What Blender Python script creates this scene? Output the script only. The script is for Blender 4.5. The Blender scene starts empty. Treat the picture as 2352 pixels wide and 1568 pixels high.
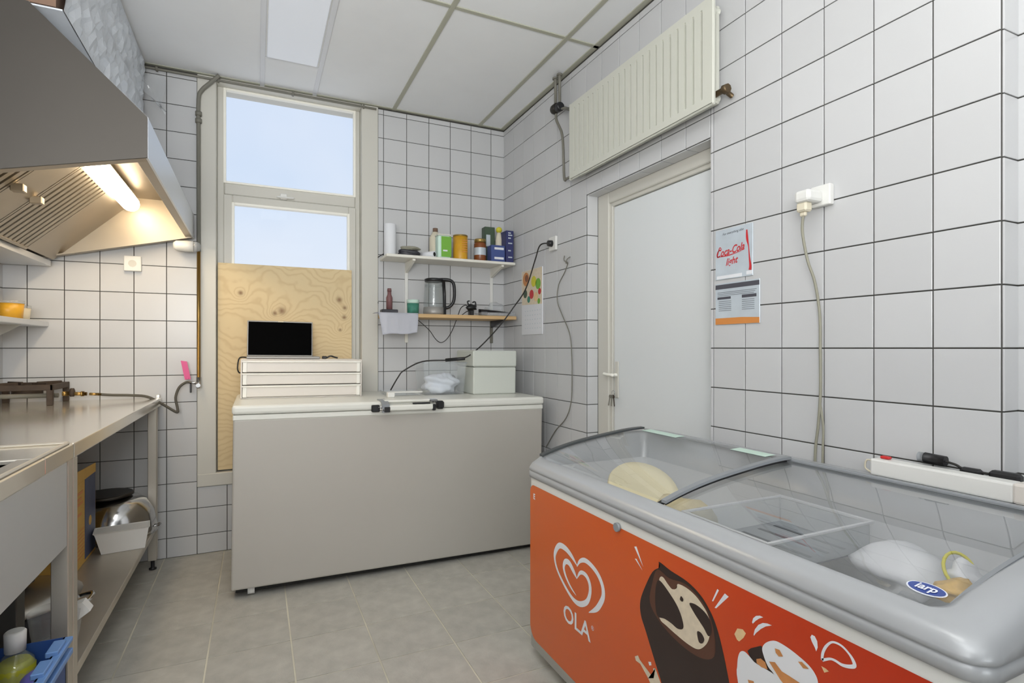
import bpy, bmesh, math, random
from mathutils import Vector, Matrix
random.seed(7)
sc = bpy.context.scene
COL = sc.collection
PI = math.pi
# ------------------------------------------------------------------ camera
H = 1.174
cam = bpy.data.cameras.new('camera'); cam_o = bpy.data.objects.new('camera', cam); COL.objects.link(cam_o)
cam_o.location = (0, 0, H); cam_o.rotation_euler = (PI/2, 0, -0.4372)
cam.sensor_width = 36; cam.lens = 36*1255.2/2352; cam.shift_y = 15.4/2352; cam.clip_start = 0.02
sc.camera = cam_o
# ------------------------------------------------------------------ view, world, lights
sc.view_settings.view_transform = 'Standard'; sc.view_settings.look = 'None'
sc.view_settings.exposure = 0.0; sc.view_settings.gamma = 1; sc.view_settings.use_curve_mapping = False
def srgb(r, g, b):
    f = lambda c: (c/255/12.92) if c/255 <= 0.04045 else ((c/255+0.055)/1.055)**2.4
    return (f(r), f(g), f(b), 1)
w = bpy.data.worlds.new('sky'); sc.world = w; w.use_nodes = True
wn = w.node_tree.nodes; wl = w.node_tree.links; wn.clear()
wo = wn.new('ShaderNodeOutputWorld'); wb = wn.new('ShaderNodeBackground'); wl.new(wb.outputs[0], wo.inputs[0])
tc = wn.new('ShaderNodeTexCoord'); sx = wn.new('ShaderNodeSeparateXYZ'); wl.new(tc.outputs['Generated'], sx.inputs[0])
rp = wn.new('ShaderNodeValToRGB'); wl.new(sx.outputs['Z'], rp.inputs[0])
rp.color_ramp.elements[0].position = 0.0; rp.color_ramp.elements[0].color = srgb(240, 246, 253)
rp.color_ramp.elements[1].position = 0.75; rp.color_ramp.elements[1].color = srgb(176, 205, 245)
e = rp.color_ramp.elements.new(0.24); e.color = srgb(216, 231, 249)
nz = wn.new('ShaderNodeTexNoise'); nz.inputs['Scale'].default_value = 3.2; nz.inputs['Detail'].default_value = 3; wl.new(tc.outputs['Generated'], nz.inputs['Vector'])
cr = wn.new('ShaderNodeValToRGB'); wl.new(nz.outputs['Fac'], cr.inputs[0]); cr.color_ramp.elements[0].position = .42; cr.color_ramp.elements[1].position = .75
cr.color_ramp.elements[1].color = (.45, .45, .45, 1)
mx = wn.new('ShaderNodeMixRGB'); wl.new(cr.outputs[0], mx.inputs[0]); wl.new(rp.outputs[0], mx.inputs[1]); mx.inputs[2].default_value = srgb(245, 248, 252)
wl.new(mx.outputs[0], wb.inputs[0]); wb.inputs[1].default_value = 1.0
def area(name, loc, rot, sxy, power, col):
    l = bpy.data.lights.new(name, 'AREA'); l.shape = 'RECTANGLE'; l.size, l.size_y = sxy; l.energy = power; l.color = col
    o = bpy.data.objects.new(name, l); COL.objects.link(o); o.location = loc; o.rotation_euler = rot; return o
area('added_ceiling_fill', (.18, .75, 2.715), (0, 0, 0), (.28, 1.15), 3, (1, .985, .96))  # added fill light, out of view above the camera
area('added_ceiling_fill', (.18, -1.9, 2.715), (0, 0, 0), (1.2, 1.15), 7, (.96, .98, 1))  # added fill light behind the camera, no fixture built for it
area('added_rear_fill', (.2, -4.7, 1.45), (math.radians(98), 0, 0), (2.6, 2.2), 38, (.92, .965, 1))  # added fill from the rear; the front wall has no opening
area('added_upward_fill', (-.4, -.7, 1.6), (math.radians(180-34), 0, 0), (1.2, 1.2), 90, (1, .995, .985))  # added upward fill to brighten the ceiling
# ------------------------------------------------------------------ materials
def mat(name, col, rough=.5, metal=0, var=0, vscale=20, bump=0, bscale=60, spec=.5, rnd=0, alpha=1, emis=None, coat=0, stretch=None, trans=0):
    m = bpy.data.materials.new(name); m.use_nodes = True; n = m.node_tree.nodes; l = m.node_tree.links
    b = n['Principled BSDF']; c = srgb(*col) if max(col) > 1 else (*col, 1)
    b.inputs['Base Color'].default_value = c; b.inputs['Roughness'].default_value = rough; b.inputs['Metallic'].default_value = metal
    b.inputs['Specular IOR Level'].default_value = spec; b.inputs['Alpha'].default_value = alpha; b.inputs['Coat Weight'].default_value = coat
    b.inputs['Transmission Weight'].default_value = trans
    src = None
    if var or bump:
        t = n.new('ShaderNodeTexCoord'); mp = n.new('ShaderNodeMapping'); l.new(t.outputs['Object'], mp.inputs[0])
        if stretch: mp.inputs['Scale'].default_value = stretch
    if var:
        z = n.new('ShaderNodeTexNoise'); z.inputs['Scale'].default_value = vscale; z.inputs['Detail'].default_value = 4; l.new(mp.outputs[0], z.inputs['Vector'])
        mr = n.new('ShaderNodeMapRange'); l.new(z.outputs['Fac'], mr.inputs[0]); mr.inputs[1].default_value = .25; mr.inputs[2].default_value = .75
        mr.inputs[3].default_value = 1-var; mr.inputs[4].default_value = 1+var
        vm = n.new('ShaderNodeVectorMath'); vm.operation = 'SCALE'; vm.inputs[0].default_value = c[:3]; l.new(mr.outputs[0], vm.inputs['Scale'])
        src = vm.outputs[0]
    if rnd:
        oi = n.new('ShaderNodeObjectInfo'); mr = n.new('ShaderNodeMapRange'); l.new(oi.outputs['Random'], mr.inputs[0]); mr.inputs[3].default_value = 1-rnd; mr.inputs[4].default_value = 1+rnd*.6
        vm = n.new('ShaderNodeVectorMath'); vm.operation = 'SCALE'; l.new(mr.outputs[0], vm.inputs['Scale'])
        if src: l.new(src, vm.inputs[0])
        else: vm.inputs[0].default_value = c[:3]
        src = vm.outputs[0]
    if src: l.new(src, b.inputs['Base Color'])
    if bump:
        z = n.new('ShaderNodeTexNoise'); z.inputs['Scale'].default_value = bscale; z.inputs['Detail'].default_value = 3; l.new(mp.outputs[0], z.inputs['Vector'])
        bp = n.new('ShaderNodeBump'); bp.inputs['Strength'].default_value = bump; bp.inputs['Distance'].default_value = .004; l.new(z.outputs['Fac'], bp.inputs['Height']); l.new(bp.outputs[0], b.inputs['Normal'])
    if emis:
        b.inputs['Emission Color'].default_value = srgb(*emis[0]); b.inputs['Emission Strength'].default_value = emis[1]
    return m
def glass_mat(name, tint=(1, 1, 1), ior=1.6, body=0.0, bcol=(230, 230, 230), rough=0.0):
    m = bpy.data.materials.new(name); m.use_nodes = True; n = m.node_tree.nodes; l = m.node_tree.links; n.clear()
    o = n.new('ShaderNodeOutputMaterial'); t = n.new('ShaderNodeBsdfTransparent'); t.inputs[0].default_value = (*tint, 1)
    g = n.new('ShaderNodeBsdfGlossy'); g.inputs['Roughness'].default_value = rough; f = n.new('ShaderNodeFresnel'); f.inputs[0].default_value = ior
    ge = n.new('ShaderNodeNewGeometry'); mr = n.new('ShaderNodeMapRange'); l.new(ge.outputs['Backfacing'], mr.inputs[0]); mr.inputs[3].default_value = ior; mr.inputs[4].default_value = 1/ior; l.new(mr.outputs[0], f.inputs[0])   # same reflectance seen from either side of a thin pane
    mx = n.new('ShaderNodeMixShader'); l.new(f.outputs[0], mx.inputs[0])
    base = t.outputs[0]
    if body:
        d = n.new('ShaderNodeBsdfDiffuse'); d.inputs[0].default_value = srgb(*bcol); m2 = n.new('ShaderNodeMixShader'); m2.inputs[0].default_value = body
        l.new(t.outputs[0], m2.inputs[1]); l.new(d.outputs[0], m2.inputs[2]); base = m2.outputs[0]
    l.new(base, mx.inputs[1]); l.new(g.outputs[0], mx.inputs[2]); l.new(mx.outputs[0], o.inputs[0]); return m
M = {}
M['tile'] = mat('tile_glaze', (202, 203, 204), .24, rnd=.035, bump=.12, bscale=9, spec=.36)
M['tile_floor'] = mat('floor_stone', (182, 180, 172), .55, var=.15, vscale=14, rnd=.05, bump=.25, bscale=120)
M['grout'] = mat('grey_grout', (70, 69, 65), .9, var=.1)
M['grout_floor'] = mat('floor_grout', (206, 202, 186), .9, var=.25, vscale=3)
M['ceil'] = mat('ceiling_board', (238, 240, 242), .9, var=.015, vscale=6)
M['tbar'] = mat('ceiling_bar', (176, 176, 160), .5)
M['wbar'] = mat('white_ceiling_bar', (222, 224, 228), .4)
M['dark'] = mat('dark_gap', (38, 38, 36), .9)
M['cream'] = mat('cream_paint', (206, 204, 195), .45)
M['creamlight'] = mat('pale_sunlit_cream', (250, 248, 238), .4)  # pale cream, whitened further to put sunlight into the glazing beads
M['steel'] = mat('stainless_steel', (178, 174, 166), .3, 1, var=.05, vscale=3, bump=.05, bscale=200, stretch=(1, 1, .1))
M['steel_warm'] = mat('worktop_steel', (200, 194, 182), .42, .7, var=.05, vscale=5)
M['steel_top'] = mat('polished_worktop_steel', (232, 227, 216), .16, .75, var=.05, vscale=5)
M['oldbrass'] = mat('old_brass', (112, 96, 74), .45, .9)
M['hood_brown'] = mat('dark_brown_steel', (116, 106, 92), .45, .9, var=.1, vscale=5)  # darker brown tone than the other inner hood steel
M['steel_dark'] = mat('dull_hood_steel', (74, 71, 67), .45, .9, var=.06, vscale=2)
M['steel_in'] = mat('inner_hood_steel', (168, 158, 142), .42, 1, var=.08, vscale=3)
M['steel_white'] = mat('bright_steel', (214, 216, 218), .38, .75)
M['zinc'] = mat('grey_pipe_paint', (120, 118, 108), .5)
M['brass'] = mat('brass', (150, 122, 72), .35, 1)
M['greycord'] = mat('grey_beige_cord', (150, 148, 132), .5)
M['shadedleg'] = mat('shaded_leg_steel', (74, 72, 66), .5)  # under-table shade put into the colour of the inner sink legs
M['chrome'] = mat('chrome', (200, 200, 200), .15, 1)
M['iron'] = mat('burner_iron', (74, 62, 52), .6, .4, var=.2, vscale=30)
M['rubber'] = mat('rubber_hose', (84, 80, 70), .6)
M['black'] = mat('black_plastic', (28, 28, 30), .4)
M['blackcord'] = mat('black_cord', (40, 38, 36), .6)
M['screen'] = mat('black_screen', (2, 2, 2), .5, spec=.02)
M['silver'] = mat('silver_plastic', (160, 158, 154), .45, .3)
M['white'] = mat('white_plastic', (228, 228, 224), .4)
M['enamel'] = mat('white_enamel', (182, 178, 170), .32, var=.015, vscale=2)
M['lid'] = mat('lid_white', (226, 226, 218), .3)
M['poly'] = mat('polystyrene', (204, 208, 200), .75, bump=.1, bscale=200)
M['shelfw'] = mat('white_shelf', (232, 230, 220), .4)
M['radiator'] = mat('radiator_enamel', (206, 207, 196), .35)
M['door'] = mat('door_paint', (224, 228, 229), .3, bump=.12, bscale=3)
M['pine'] = mat('pine_wood', (206, 172, 124), .6, var=.12, vscale=8, stretch=(.3, 4, 8))
M['greyfr'] = mat('grey_rail_plastic', (178, 181, 184), .28, .15, spec=.6)
M['greydk'] = mat('dark_grey_gasket', (74, 78, 80), .4)
M['greymid'] = mat('mid_grey_plastic', (140, 144, 148), .35)
M['liner'] = mat('freezer_liner', (206, 208, 210), .5)
M['prwhite'] = mat('white_print', (232, 234, 238), .4)
M['choc'] = mat('chocolate_print', (52, 38, 34), .4, var=.1, vscale=8)
M['choc2'] = mat('light_chocolate_print', (92, 58, 44), .4)
M['cream_print'] = mat('cream_print', (222, 208, 184), .5, var=.08, vscale=60)
M['nutp'] = mat('nut_print', (206, 140, 84), .5, var=.12, vscale=40)
M['nutl'] = mat('pale_nut_print', (232, 200, 150), .5, var=.1, vscale=60)
M['redprint'] = mat('red_print', (200, 44, 50), .4)
M['darkred'] = mat('dark_red_print', (130, 4, 6), .4)
M['greyprint'] = mat('grey_print', (120, 126, 134), .5)
M['darkprint'] = mat('dark_print', (78, 78, 86), .5)
M['orangeprint'] = mat('orange_print', (214, 140, 72), .5)
M['silverposter'] = mat('silver_poster', (196, 206, 214), .3, .1, var=.1, vscale=12)
M['paper'] = mat('white_paper', (226, 228, 232), .7)
M['film'] = glass_mat('clear_plastic', (.97, .98, .98), 1.45, .22, (225, 228, 232), .1)
M['wrap'] = mat('crinkled_wrap', (205, 210, 216), .3, var=.12, vscale=7, bump=1.0, bscale=16, stretch=(1, .35, 1))
M['carton'] = mat('brown_carton', (120, 96, 80), .8)
M['glass'] = glass_mat('window_glass', (.99, .99, 1), 1.1)
M['lidglass'] = glass_mat('curved_lid_glass', (.985, .99, .99), 2.35)
M['tubclear'] = glass_mat('translucent_tub', (.97, .98, .98), 1.4, .1, (232, 236, 240), .15)
M['drawer'] = mat('milky_drawer_plastic', (222, 216, 208), .35)
M['drawerrim'] = mat('milky_drawer_rim', (240, 238, 230), .3)
M['bag'] = mat('white_bag', (235, 238, 248), .5, bump=.8, bscale=20)
M['yellow'] = mat('yellow_tin', (214, 160, 40), .4, var=.1)
M['green'] = mat('green_label', (118, 178, 62), .5)
M['mint'] = mat('mint_tub', (206, 232, 218), .4)
M['teal'] = mat('teal_powder', (66, 132, 112), .6, var=.2, vscale=50)
M['cream2'] = mat('cream_plastic', (222, 214, 192), .5)
M['jarbrown'] = mat('brown_preserve', (128, 72, 36), .3)
M['gold'] = mat('gold_lid', (176, 150, 90), .35, .8)
M['navy'] = mat('navy_carton', (52, 56, 104), .5)
M['blue2'] = mat('blue_carton', (66, 84, 140), .5)
M['greenbox'] = mat('dark_green_carton', (70, 88, 70), .5)
M['lemon'] = mat('lemon_yellow', (214, 206, 60), .5)
M['pinkbrown'] = mat('reddish_spice', (122, 84, 84), .5)
M['pouch'] = mat('dark_pouch', (54, 54, 60), .5, var=.3, vscale=30)
M['pouchtop'] = mat('beige_pouch_top', (150, 148, 132), .6)
M['beige'] = mat('beige_plastic_bucket', (226, 216, 180), .45, bump=.25, bscale=14)
M['beige2'] = mat('beige_bag', (214, 200, 160), .6, var=.12, vscale=20, bump=.6, bscale=18)
M['icewhite'] = mat('frosted_white_bag', (222, 224, 228), .45, bump=.5, bscale=16)
M['snack'] = mat('golden_snack', (216, 178, 104), .5, var=.2, vscale=30)
M['blueprint'] = mat('blue_print', (62, 82, 152), .35)
M['whitep'] = mat('white_letters', (236, 240, 250), .4)
M['pink'] = mat('pink_tag', (224, 92, 148), .5)
M['cratelt'] = mat('light_blue_crate', (110, 150, 206), .4)
M['crate'] = mat('blue_crate', (36, 72, 136), .45)
M['purple'] = mat('lilac_sponge', (110, 104, 190), .7)
M['oil'] = mat('yellow_green_soap', (172, 170, 44), .25)
M['bottleclear'] = glass_mat('clear_bottle', (.95, .97, .93), 1.45, .1, (220, 225, 220), .05)
M['cartonyel'] = mat('yellow_carton', (212, 170, 86), .6, var=.05)
M['cartonblue'] = mat('slate_carton_print', (72, 80, 108), .5, var=.15, vscale=18)
M['red'] = mat('red_plastic', (200, 40, 40), .4)
M['lampglow'] = mat('lamp_diffuser', (255, 250, 240), .4, emis=((255, 233, 200), 20))
M['diffuser'] = mat('white_diffuser', (232, 236, 242), .5, emis=((225, 232, 245), .16))
M['fillpanel'] = mat('added_fill_diffuser', (240, 240, 240), .5, emis=((255, 252, 245), 3))  # glow of the added, unseen ceiling panel
M['kettleglass'] = glass_mat('kettle_glass', (.93, .95, .95), 1.5, .12, (170, 175, 175), .03)
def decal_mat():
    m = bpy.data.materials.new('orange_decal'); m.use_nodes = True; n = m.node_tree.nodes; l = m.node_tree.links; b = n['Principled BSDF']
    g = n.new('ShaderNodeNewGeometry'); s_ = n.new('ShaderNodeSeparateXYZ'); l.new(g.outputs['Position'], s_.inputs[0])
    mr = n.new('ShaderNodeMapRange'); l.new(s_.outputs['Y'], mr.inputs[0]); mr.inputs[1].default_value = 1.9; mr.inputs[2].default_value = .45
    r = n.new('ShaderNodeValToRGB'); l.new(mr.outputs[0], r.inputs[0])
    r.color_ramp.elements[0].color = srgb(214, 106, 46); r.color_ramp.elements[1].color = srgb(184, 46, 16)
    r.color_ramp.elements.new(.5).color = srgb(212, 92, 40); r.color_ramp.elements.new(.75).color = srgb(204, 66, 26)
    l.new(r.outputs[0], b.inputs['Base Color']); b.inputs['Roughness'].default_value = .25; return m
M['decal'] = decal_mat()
def ply_mat():
    m = bpy.data.materials.new('plywood_grain'); m.use_nodes = True; n = m.node_tree.nodes; l = m.node_tree.links; b = n['Principled BSDF']
    def math_(op, a, c=None):
        k = n.new('ShaderNodeMath'); k.operation = op
        for i, v in enumerate((a, c)):
            if v is None: continue
            if isinstance(v, (int, float)): k.inputs[i].default_value = v
            else: l.new(v, k.inputs[i])
        return k.outputs[0]
    g = n.new('ShaderNodeNewGeometry'); P = g.outputs['Position']; s_ = n.new('ShaderNodeSeparateXYZ'); l.new(P, s_.inputs[0])
    nz = n.new('ShaderNodeTexNoise'); nz.inputs['Scale'].default_value = 2.1; nz.inputs['Detail'].default_value = 4; l.new(P, nz.inputs['Vector'])
    h = math_('ADD', math_('MULTIPLY', s_.outputs['Z'], 26), math_('MULTIPLY', nz.outputs['Fac'], 15)); mask = None
    for (x, z, r) in ((-.085, 1.50, .013), (.475, 1.48, .016), (.508, 1.43, .012), (.505, 1.37, .013), (.48, 1.29, .009), (.14, 1.40, .022), (.10, 1.385, .014)):
        d = n.new('ShaderNodeVectorMath'); d.operation = 'DISTANCE'; l.new(P, d.inputs[0]); d.inputs[1].default_value = (x, 3.598, z)
        q = math_('DIVIDE', d.outputs['Value'], r); ex = math_('POWER', 2.718, math_('MULTIPLY', math_('MULTIPLY', q, q), -1))
        wide = math_('POWER', 2.718, math_('MULTIPLY', math_('MULTIPLY', q, q), -.08)); h = math_('ADD', h, math_('MULTIPLY', wide, 3.2))
        mask = ex if mask is None else math_('MAXIMUM', mask, ex)
    sn = math_('SINE', math_('MULTIPLY', h, 6.0)); t = math_('MULTIPLY', math_('ADD', sn, 1), .5); t3 = math_('POWER', t, 3)
    r = n.new('ShaderNodeValToRGB'); l.new(t3, r.inputs[0]); r.color_ramp.elements[0].color = srgb(222, 200, 156); r.color_ramp.elements[1].color = srgb(212, 187, 142)
    mx = n.new('ShaderNodeMixRGB'); l.new(math_('MULTIPLY', mask, .8), mx.inputs[0]); l.new(r.outputs[0], mx.inputs[1]); mx.inputs[2].default_value = srgb(120, 78, 48)
    l.new(mx.outputs[0], b.inputs['Base Color']); b.inputs['Roughness'].default_value = .6; return m
M['ply'] = ply_mat()
# ------------------------------------------------------------------ helpers
def B(): return bmesh.new()
def box(bm, x0, x1, y0, y1, z0, z1, bev=0, seg=1):
    vs = [bm.verts.new((x, y, z)) for x in (x0, x1) for y in (y0, y1) for z in (z0, z1)]
    fs = [bm.faces.new([vs[i] for i in q]) for q in ((0, 1, 3, 2), (4, 6, 7, 5), (0, 4, 5, 1), (2, 3, 7, 6), (0, 2, 6, 4), (1, 5, 7, 3))]
    if bev:
        es = list({e for f in fs for e in f.edges})
        bmesh.ops.bevel(bm, geom=es, offset=bev, segments=seg, profile=.5, affect='EDGES', clamp_overlap=True)
    return bm
def tube(bm, pts, r, n=8, cap=True):
    P = [Vector(p) for p in pts]; R = r if isinstance(r, (list, tuple)) else [r]*len(P)
    t0 = (P[1]-P[0]).normalized(); up = Vector((0, 0, 1)) if abs(t0.z) < .9 else Vector((1, 0, 0)); nv = t0.cross(up).normalized(); rings = []
    for i, p in enumerate(P):
        t = ((P[min(i+1, len(P)-1)]-P[max(i-1, 0)])).normalized(); nv = (nv - t*nv.dot(t)).normalized(); bv = t.cross(nv)
        rings.append([bm.verts.new(p + (nv*math.cos(a)+bv*math.sin(a))*R[i]) for a in [2*PI*k/n for k in range(n)]])
    for a, b in zip(rings, rings[1:]):
        for k in range(n):
            f = bm.faces.new((a[k], a[(k+1) % n], b[(k+1) % n], b[k])); f.smooth = True
    if cap:
        bm.faces.new(rings[0]); bm.faces.new(rings[-1][::-1])
    return bm
def smooth_pts(pts, k=5):
    P = [Vector(p) for p in pts]; out = []
    for i in range(len(P)-1):
        a, b, c, d = P[max(i-1, 0)], P[i], P[i+1], P[min(i+2, len(P)-1)]
        for j in range(k):
            t = j/k; out.append(.5*((2*b)+(-a+c)*t+(2*a-5*b+4*c-d)*t*t+(-a+3*b-3*c+d)*t**3))
    out.append(P[-1]); return out
def lathe(bm, prof, c, n=20, axis='z', capb=True, capt=True, mtx=None):
    rings = []
    for r, h in prof:
        ring = []
        for k in range(n):
            a = 2*PI*k/n; u, v = r*math.cos(a), r*math.sin(a)
            p = {'z': (u, v, h), 'x': (h, u, v), 'y': (v, h, u)}[axis]
            q = Vector(p)
            if mtx: q = mtx @ q
            ring.append(bm.verts.new(q+Vector(c)))
        rings.append(ring)
    for a, b in zip(rings, rings[1:]):
        for k in range(n):
            f = bm.faces.new((a[k], a[(k+1) % n], b[(k+1) % n], b[k])); f.smooth = True
    if capb: bm.faces.new(rings[0][::-1])
    if capt: bm.faces.new(rings[-1])
    return bm
def prism(bm, poly, axis, a, b):
    def P(u, v, h): return {'x': (h, u, v), 'y': (u, h, v), 'z': (u, v, h)}[axis]
    A = [bm.verts.new(P(u, v, a)) for u, v in poly]; Bv = [bm.verts.new(P(u, v, b)) for u, v in poly]; n = len(poly)
    bm.faces.new(A); bm.faces.new(Bv[::-1])
    for i in range(n): bm.faces.new((A[i], Bv[i], Bv[(i+1) % n], A[(i+1) % n]))
    bmesh.ops.recalc_face_normals(bm, faces=bm.faces[:]); return bm
def stroke(bm, pts, axis, h, th=.0006):
    pp = smooth_pts([(p[0], p[1], p[2]) for p in pts], 5); L = []; Rr = []
    def P(u, v, hh): return {'x': (hh, u, v), 'y': (u, hh, v), 'z': (u, v, hh)}[axis]
    for i, p in enumerate(pp):
        a, b = pp[max(i-1, 0)], pp[min(i+1, len(pp)-1)]; t = Vector((b.x-a.x, b.y-a.y))
        if t.length < 1e-9: t = Vector((1, 0))
        t.normalize(); nn = Vector((-t.y, t.x))*max(p.z, .0008)/2
        L.append(bm.verts.new(P(p.x+nn.x, p.y+nn.y, h))); Rr.append(bm.verts.new(P(p.x-nn.x, p.y-nn.y, h)))
    for i in range(len(pp)-1): bm.faces.new((L[i], L[i+1], Rr[i+1], Rr[i]))
    return bm
def blob(bm, c, r, seed=0, amp=.15, sub=3, fl=None):
    ret = bmesh.ops.create_icosphere(bm, subdivisions=sub, radius=1); rr = random.Random(seed); ph = [rr.uniform(0, 6) for _ in range(9)]
    for v in ret['verts']:
        p = v.co.copy(); k = 1+amp*(math.sin(3.1*p.x+ph[0])*math.sin(4.3*p.y+ph[1])+.7*math.sin(6.7*p.z+ph[2]+2*p.x)+.5*math.sin(9*p.x+ph[3])*math.sin(8*p.y+ph[4]+3*p.z))
        v.co = Vector((p.x*r[0]*k+c[0], p.y*r[1]*k+c[1], p.z*r[2]*k+c[2]))
        if fl is not None and v.co.z < fl: v.co.z = fl
    for f in bm.faces: f.smooth = True
    return bm
ORG = {}
def obj(name, bm, m, parent=None, kind=None, label=None, category=None, group=None):
    me = bpy.data.meshes.new(name); bm.normal_update(); bm.to_mesh(me); bm.free()
    for mm in (m if isinstance(m, (list, tuple)) else [m]): me.materials.append(M[mm])
    o = bpy.data.objects.new(name, me); COL.objects.link(o)
    if parent is not None:
        o.parent = parent; g = ORG[parent]; me.transform(Matrix.Translation(-g)); ORG[o] = g
    else: ORG[o] = Vector((0, 0, 0))
    for k, v in (('kind', kind), ('label', label), ('category', category), ('group', group)):
        if v: o[k] = v
    return o
def thing(name, label, cat, loc, group=None, rot=None):
    o = bpy.data.objects.new(name, None); COL.objects.link(o); o.location = loc; o.empty_display_size = .05
    o['label'] = label; o['category'] = cat
    if group: o['group'] = group
    if rot: o.rotation_euler = rot
    ORG[o] = Vector(loc); return o
def single(name, bm, m, label, cat, group=None):
    """a thing that is one mesh, its origin moved to its own base"""
    c = Vector((sum(v.co.x for v in bm.verts)/len(bm.verts), sum(v.co.y for v in bm.verts)/len(bm.verts), min(v.co.z for v in bm.verts)))
    o = obj(name, bm, m, None, None, label, cat, group); o.data.transform(Matrix.Translation(-c)); o.location = c; ORG[o] = c; return o
def text_mesh(s, size, frame, shear=0, xs=1, bold=0):
    """bmesh of flat letters; frame = (origin, right, up)"""
    cu = bpy.data.curves.new('letters', 'FONT'); cu.body = s; cu.size = size; cu.shear = shear; cu.offset = bold; cu.align_x = 'CENTER'; cu.align_y = 'CENTER'; cu.resolution_u = 3
    o = bpy.data.objects.new('letters', cu); COL.objects.link(o); bpy.context.view_layer.update()
    me = bpy.data.meshes.new_from_object(o.evaluated_get(bpy.context.evaluated_depsgraph_get())); bm = B(); bm.from_mesh(me)
    bpy.data.objects.remove(o); bpy.data.curves.remove(cu); bpy.data.meshes.remove(me)
    O, R, U = map(Vector, frame)
    for v in bm.verts: v.co = O + R*(v.co.x*xs) + U*v.co.y
    return bm
# ------------------------------------------------------------------ room shell
XL, XR, YB, ZC, YF = -1.163, 1.611, 3.586, 2.74, -5.0
XR2, YS = 1.681, .686
T = .152
def slab(name, boxes, m='grout', parent=None):
    bm = B()
    for b in boxes: box(bm, *b)
    return obj(name, bm, m, parent, kind=None if parent else 'structure')
OX0, OX1, OZ0 = -.211, .609, .456       # window opening
wall_back = slab('wall_back', [(XL-.15, -.307, YB, YB+.2, 0, ZC+.1), (.714, XR2+.15, YB, YB+.2, 0, ZC+.1), (-.307, .714, YB, YB+.2, 0, .382)])
wall_left = slab('wall_left', [(XL-.15, XL, YF, YB, 0, ZC+.1)])
DY0, DY1, DZ = 1.608, 2.495, 1.997
wall_right = slab('wall_right', [(XR, XR2+.15, DY1, YB, 0, ZC+.1), (XR, XR2+.15, YS, DY0, 0, ZC+.1), (XR, XR2+.15, DY0, DY1, DZ, ZC+.1), (XR2, XR2+.15, YF, YS, 0, ZC+.1)])
wall_front = slab('wall_front', [(XL-.15, XR2+.15, YF-.15, YF, 0, ZC+.1)], 'ceil')
floor = slab('floor', [(XL-.15, XR2+.15, YF-.15, YB+.2, -.1, -.003)], 'grout_floor')
ceiling = slab('ceiling', [(XL-.15, XR2+.15, YF-.15, YB+.2, ZC+.012, ZC+.1)], 'dark')
# tiles
CACHE = {}
def tile_mesh(w, h, th, bev, m):
    key = (round(w, 4), round(h, 4), m)
    if key not in CACHE:
        bm = B(); a, b = w/2, h/2
        lo = [bm.verts.new((x, y, 0)) for x, y in ((-a, -b), (a, -b), (a, b), (-a, b))]
        md = [bm.verts.new((x, y, th-bev*.6)) for x, y in ((-a, -b), (a, -b), (a, b), (-a, b))]
        up = [bm.verts.new((x, y, th)) for x, y in ((-a+bev, -b+bev), (a-bev, -b+bev), (a-bev, b-bev), (-a+bev, b-bev))]
        for i in range(4):
            j = (i+1) % 4; bm.faces.new((lo[i], lo[j], md[j], md[i])); bm.faces.new((md[i], md[j], up[j], up[i]))
        bm.faces.new(up); me = bpy.data.meshes.new('tile'); bm.to_mesh(me); bm.free(); me.materials.append(M[m]); CACHE[key] = me
    return CACHE[key]
FRAMES = {'back': Matrix(((1, 0, 0), (0, 0, -1), (0, 1, 0))), 'right': Matrix(((0, 0, -1), (-1, 0, 0), (0, 1, 0))), 'left': Matrix(((0, 0, 1), (1, 0, 0), (0, 1, 0))),
          'floor': Matrix.Identity(3), 'down': Matrix(((1, 0, 0), (0, -1, 0), (0, 0, -1)))}
def lay(parent, frame, const, us, vs, hide=None, hole=None, th=.004, joint=.0038, m='tile', tilt=.0022, name='tile', bev=.0014):
    """tiles between the joint lines us and vs on a plane; hidden ones are joined into one stuff part"""
    R = FRAMES[frame]; stuff = B(); nst = 0
    for i in range(len(us)-1):
        for j in range(len(vs)-1):
            u0, u1, v0, v1 = us[i], us[i+1], vs[j], vs[j+1]; uc, vc = (u0+u1)/2, (v0+v1)/2
            if hole and hole(uc, vc): continue
            w_, h_ = abs(u1-u0)-joint, abs(v1-v0)-joint
            if w_ < .004 or h_ < .004: continue
            loc = {'back': (uc, const, vc), 'right': (const, uc, vc), 'left': (const, uc, vc), 'floor': (uc, vc, const), 'down': (uc, vc, const)}[frame]
            rot = (R @ Matrix.Rotation(random.gauss(0, tilt), 3, 'X') @ Matrix.Rotation(random.gauss(0, tilt), 3, 'Y')).to_4x4()
            me = tile_mesh(w_, h_, th, bev, m)
            if hide and hide(uc, vc):
                tmp = B(); tmp.from_mesh(me); tmp.transform(Matrix.Translation(loc) @ rot); mm = bpy.data.meshes.new('t'); tmp.to_mesh(mm); tmp.free(); stuff.from_mesh(mm); bpy.data.meshes.remove(mm); nst += 1
            else:
                o = bpy.data.objects.new(name, me); COL.objects.link(o); o.parent = parent; o.matrix_local = Matrix.Translation(Vector(loc)-ORG[parent]) @ rot; ORG[o] = Vector(loc)
    if nst: obj('rear_tiles', stuff, m, parent, kind='stuff')
    else: stuff.free()
ZTOP = 2.728
rows = [0] + [H-7*T+k*T for k in range(18) if 0 < H-7*T+k*T < ZTOP-.01] + [ZTOP]
xs_right = [.714, .7504] + [.7504+k*T for k in range(1, 6)] + [XR]
xs_left = [XL] + [-.4556-k*T for k in (4, 3, 2, 1, 0)][0:] + [-.307]
xs_left = sorted(set(round(x, 4) for x in xs_left if x >= XL))
lay(wall_back, 'back', YB, xs_right, rows, hide=lambda u, v: v < .86)
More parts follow.
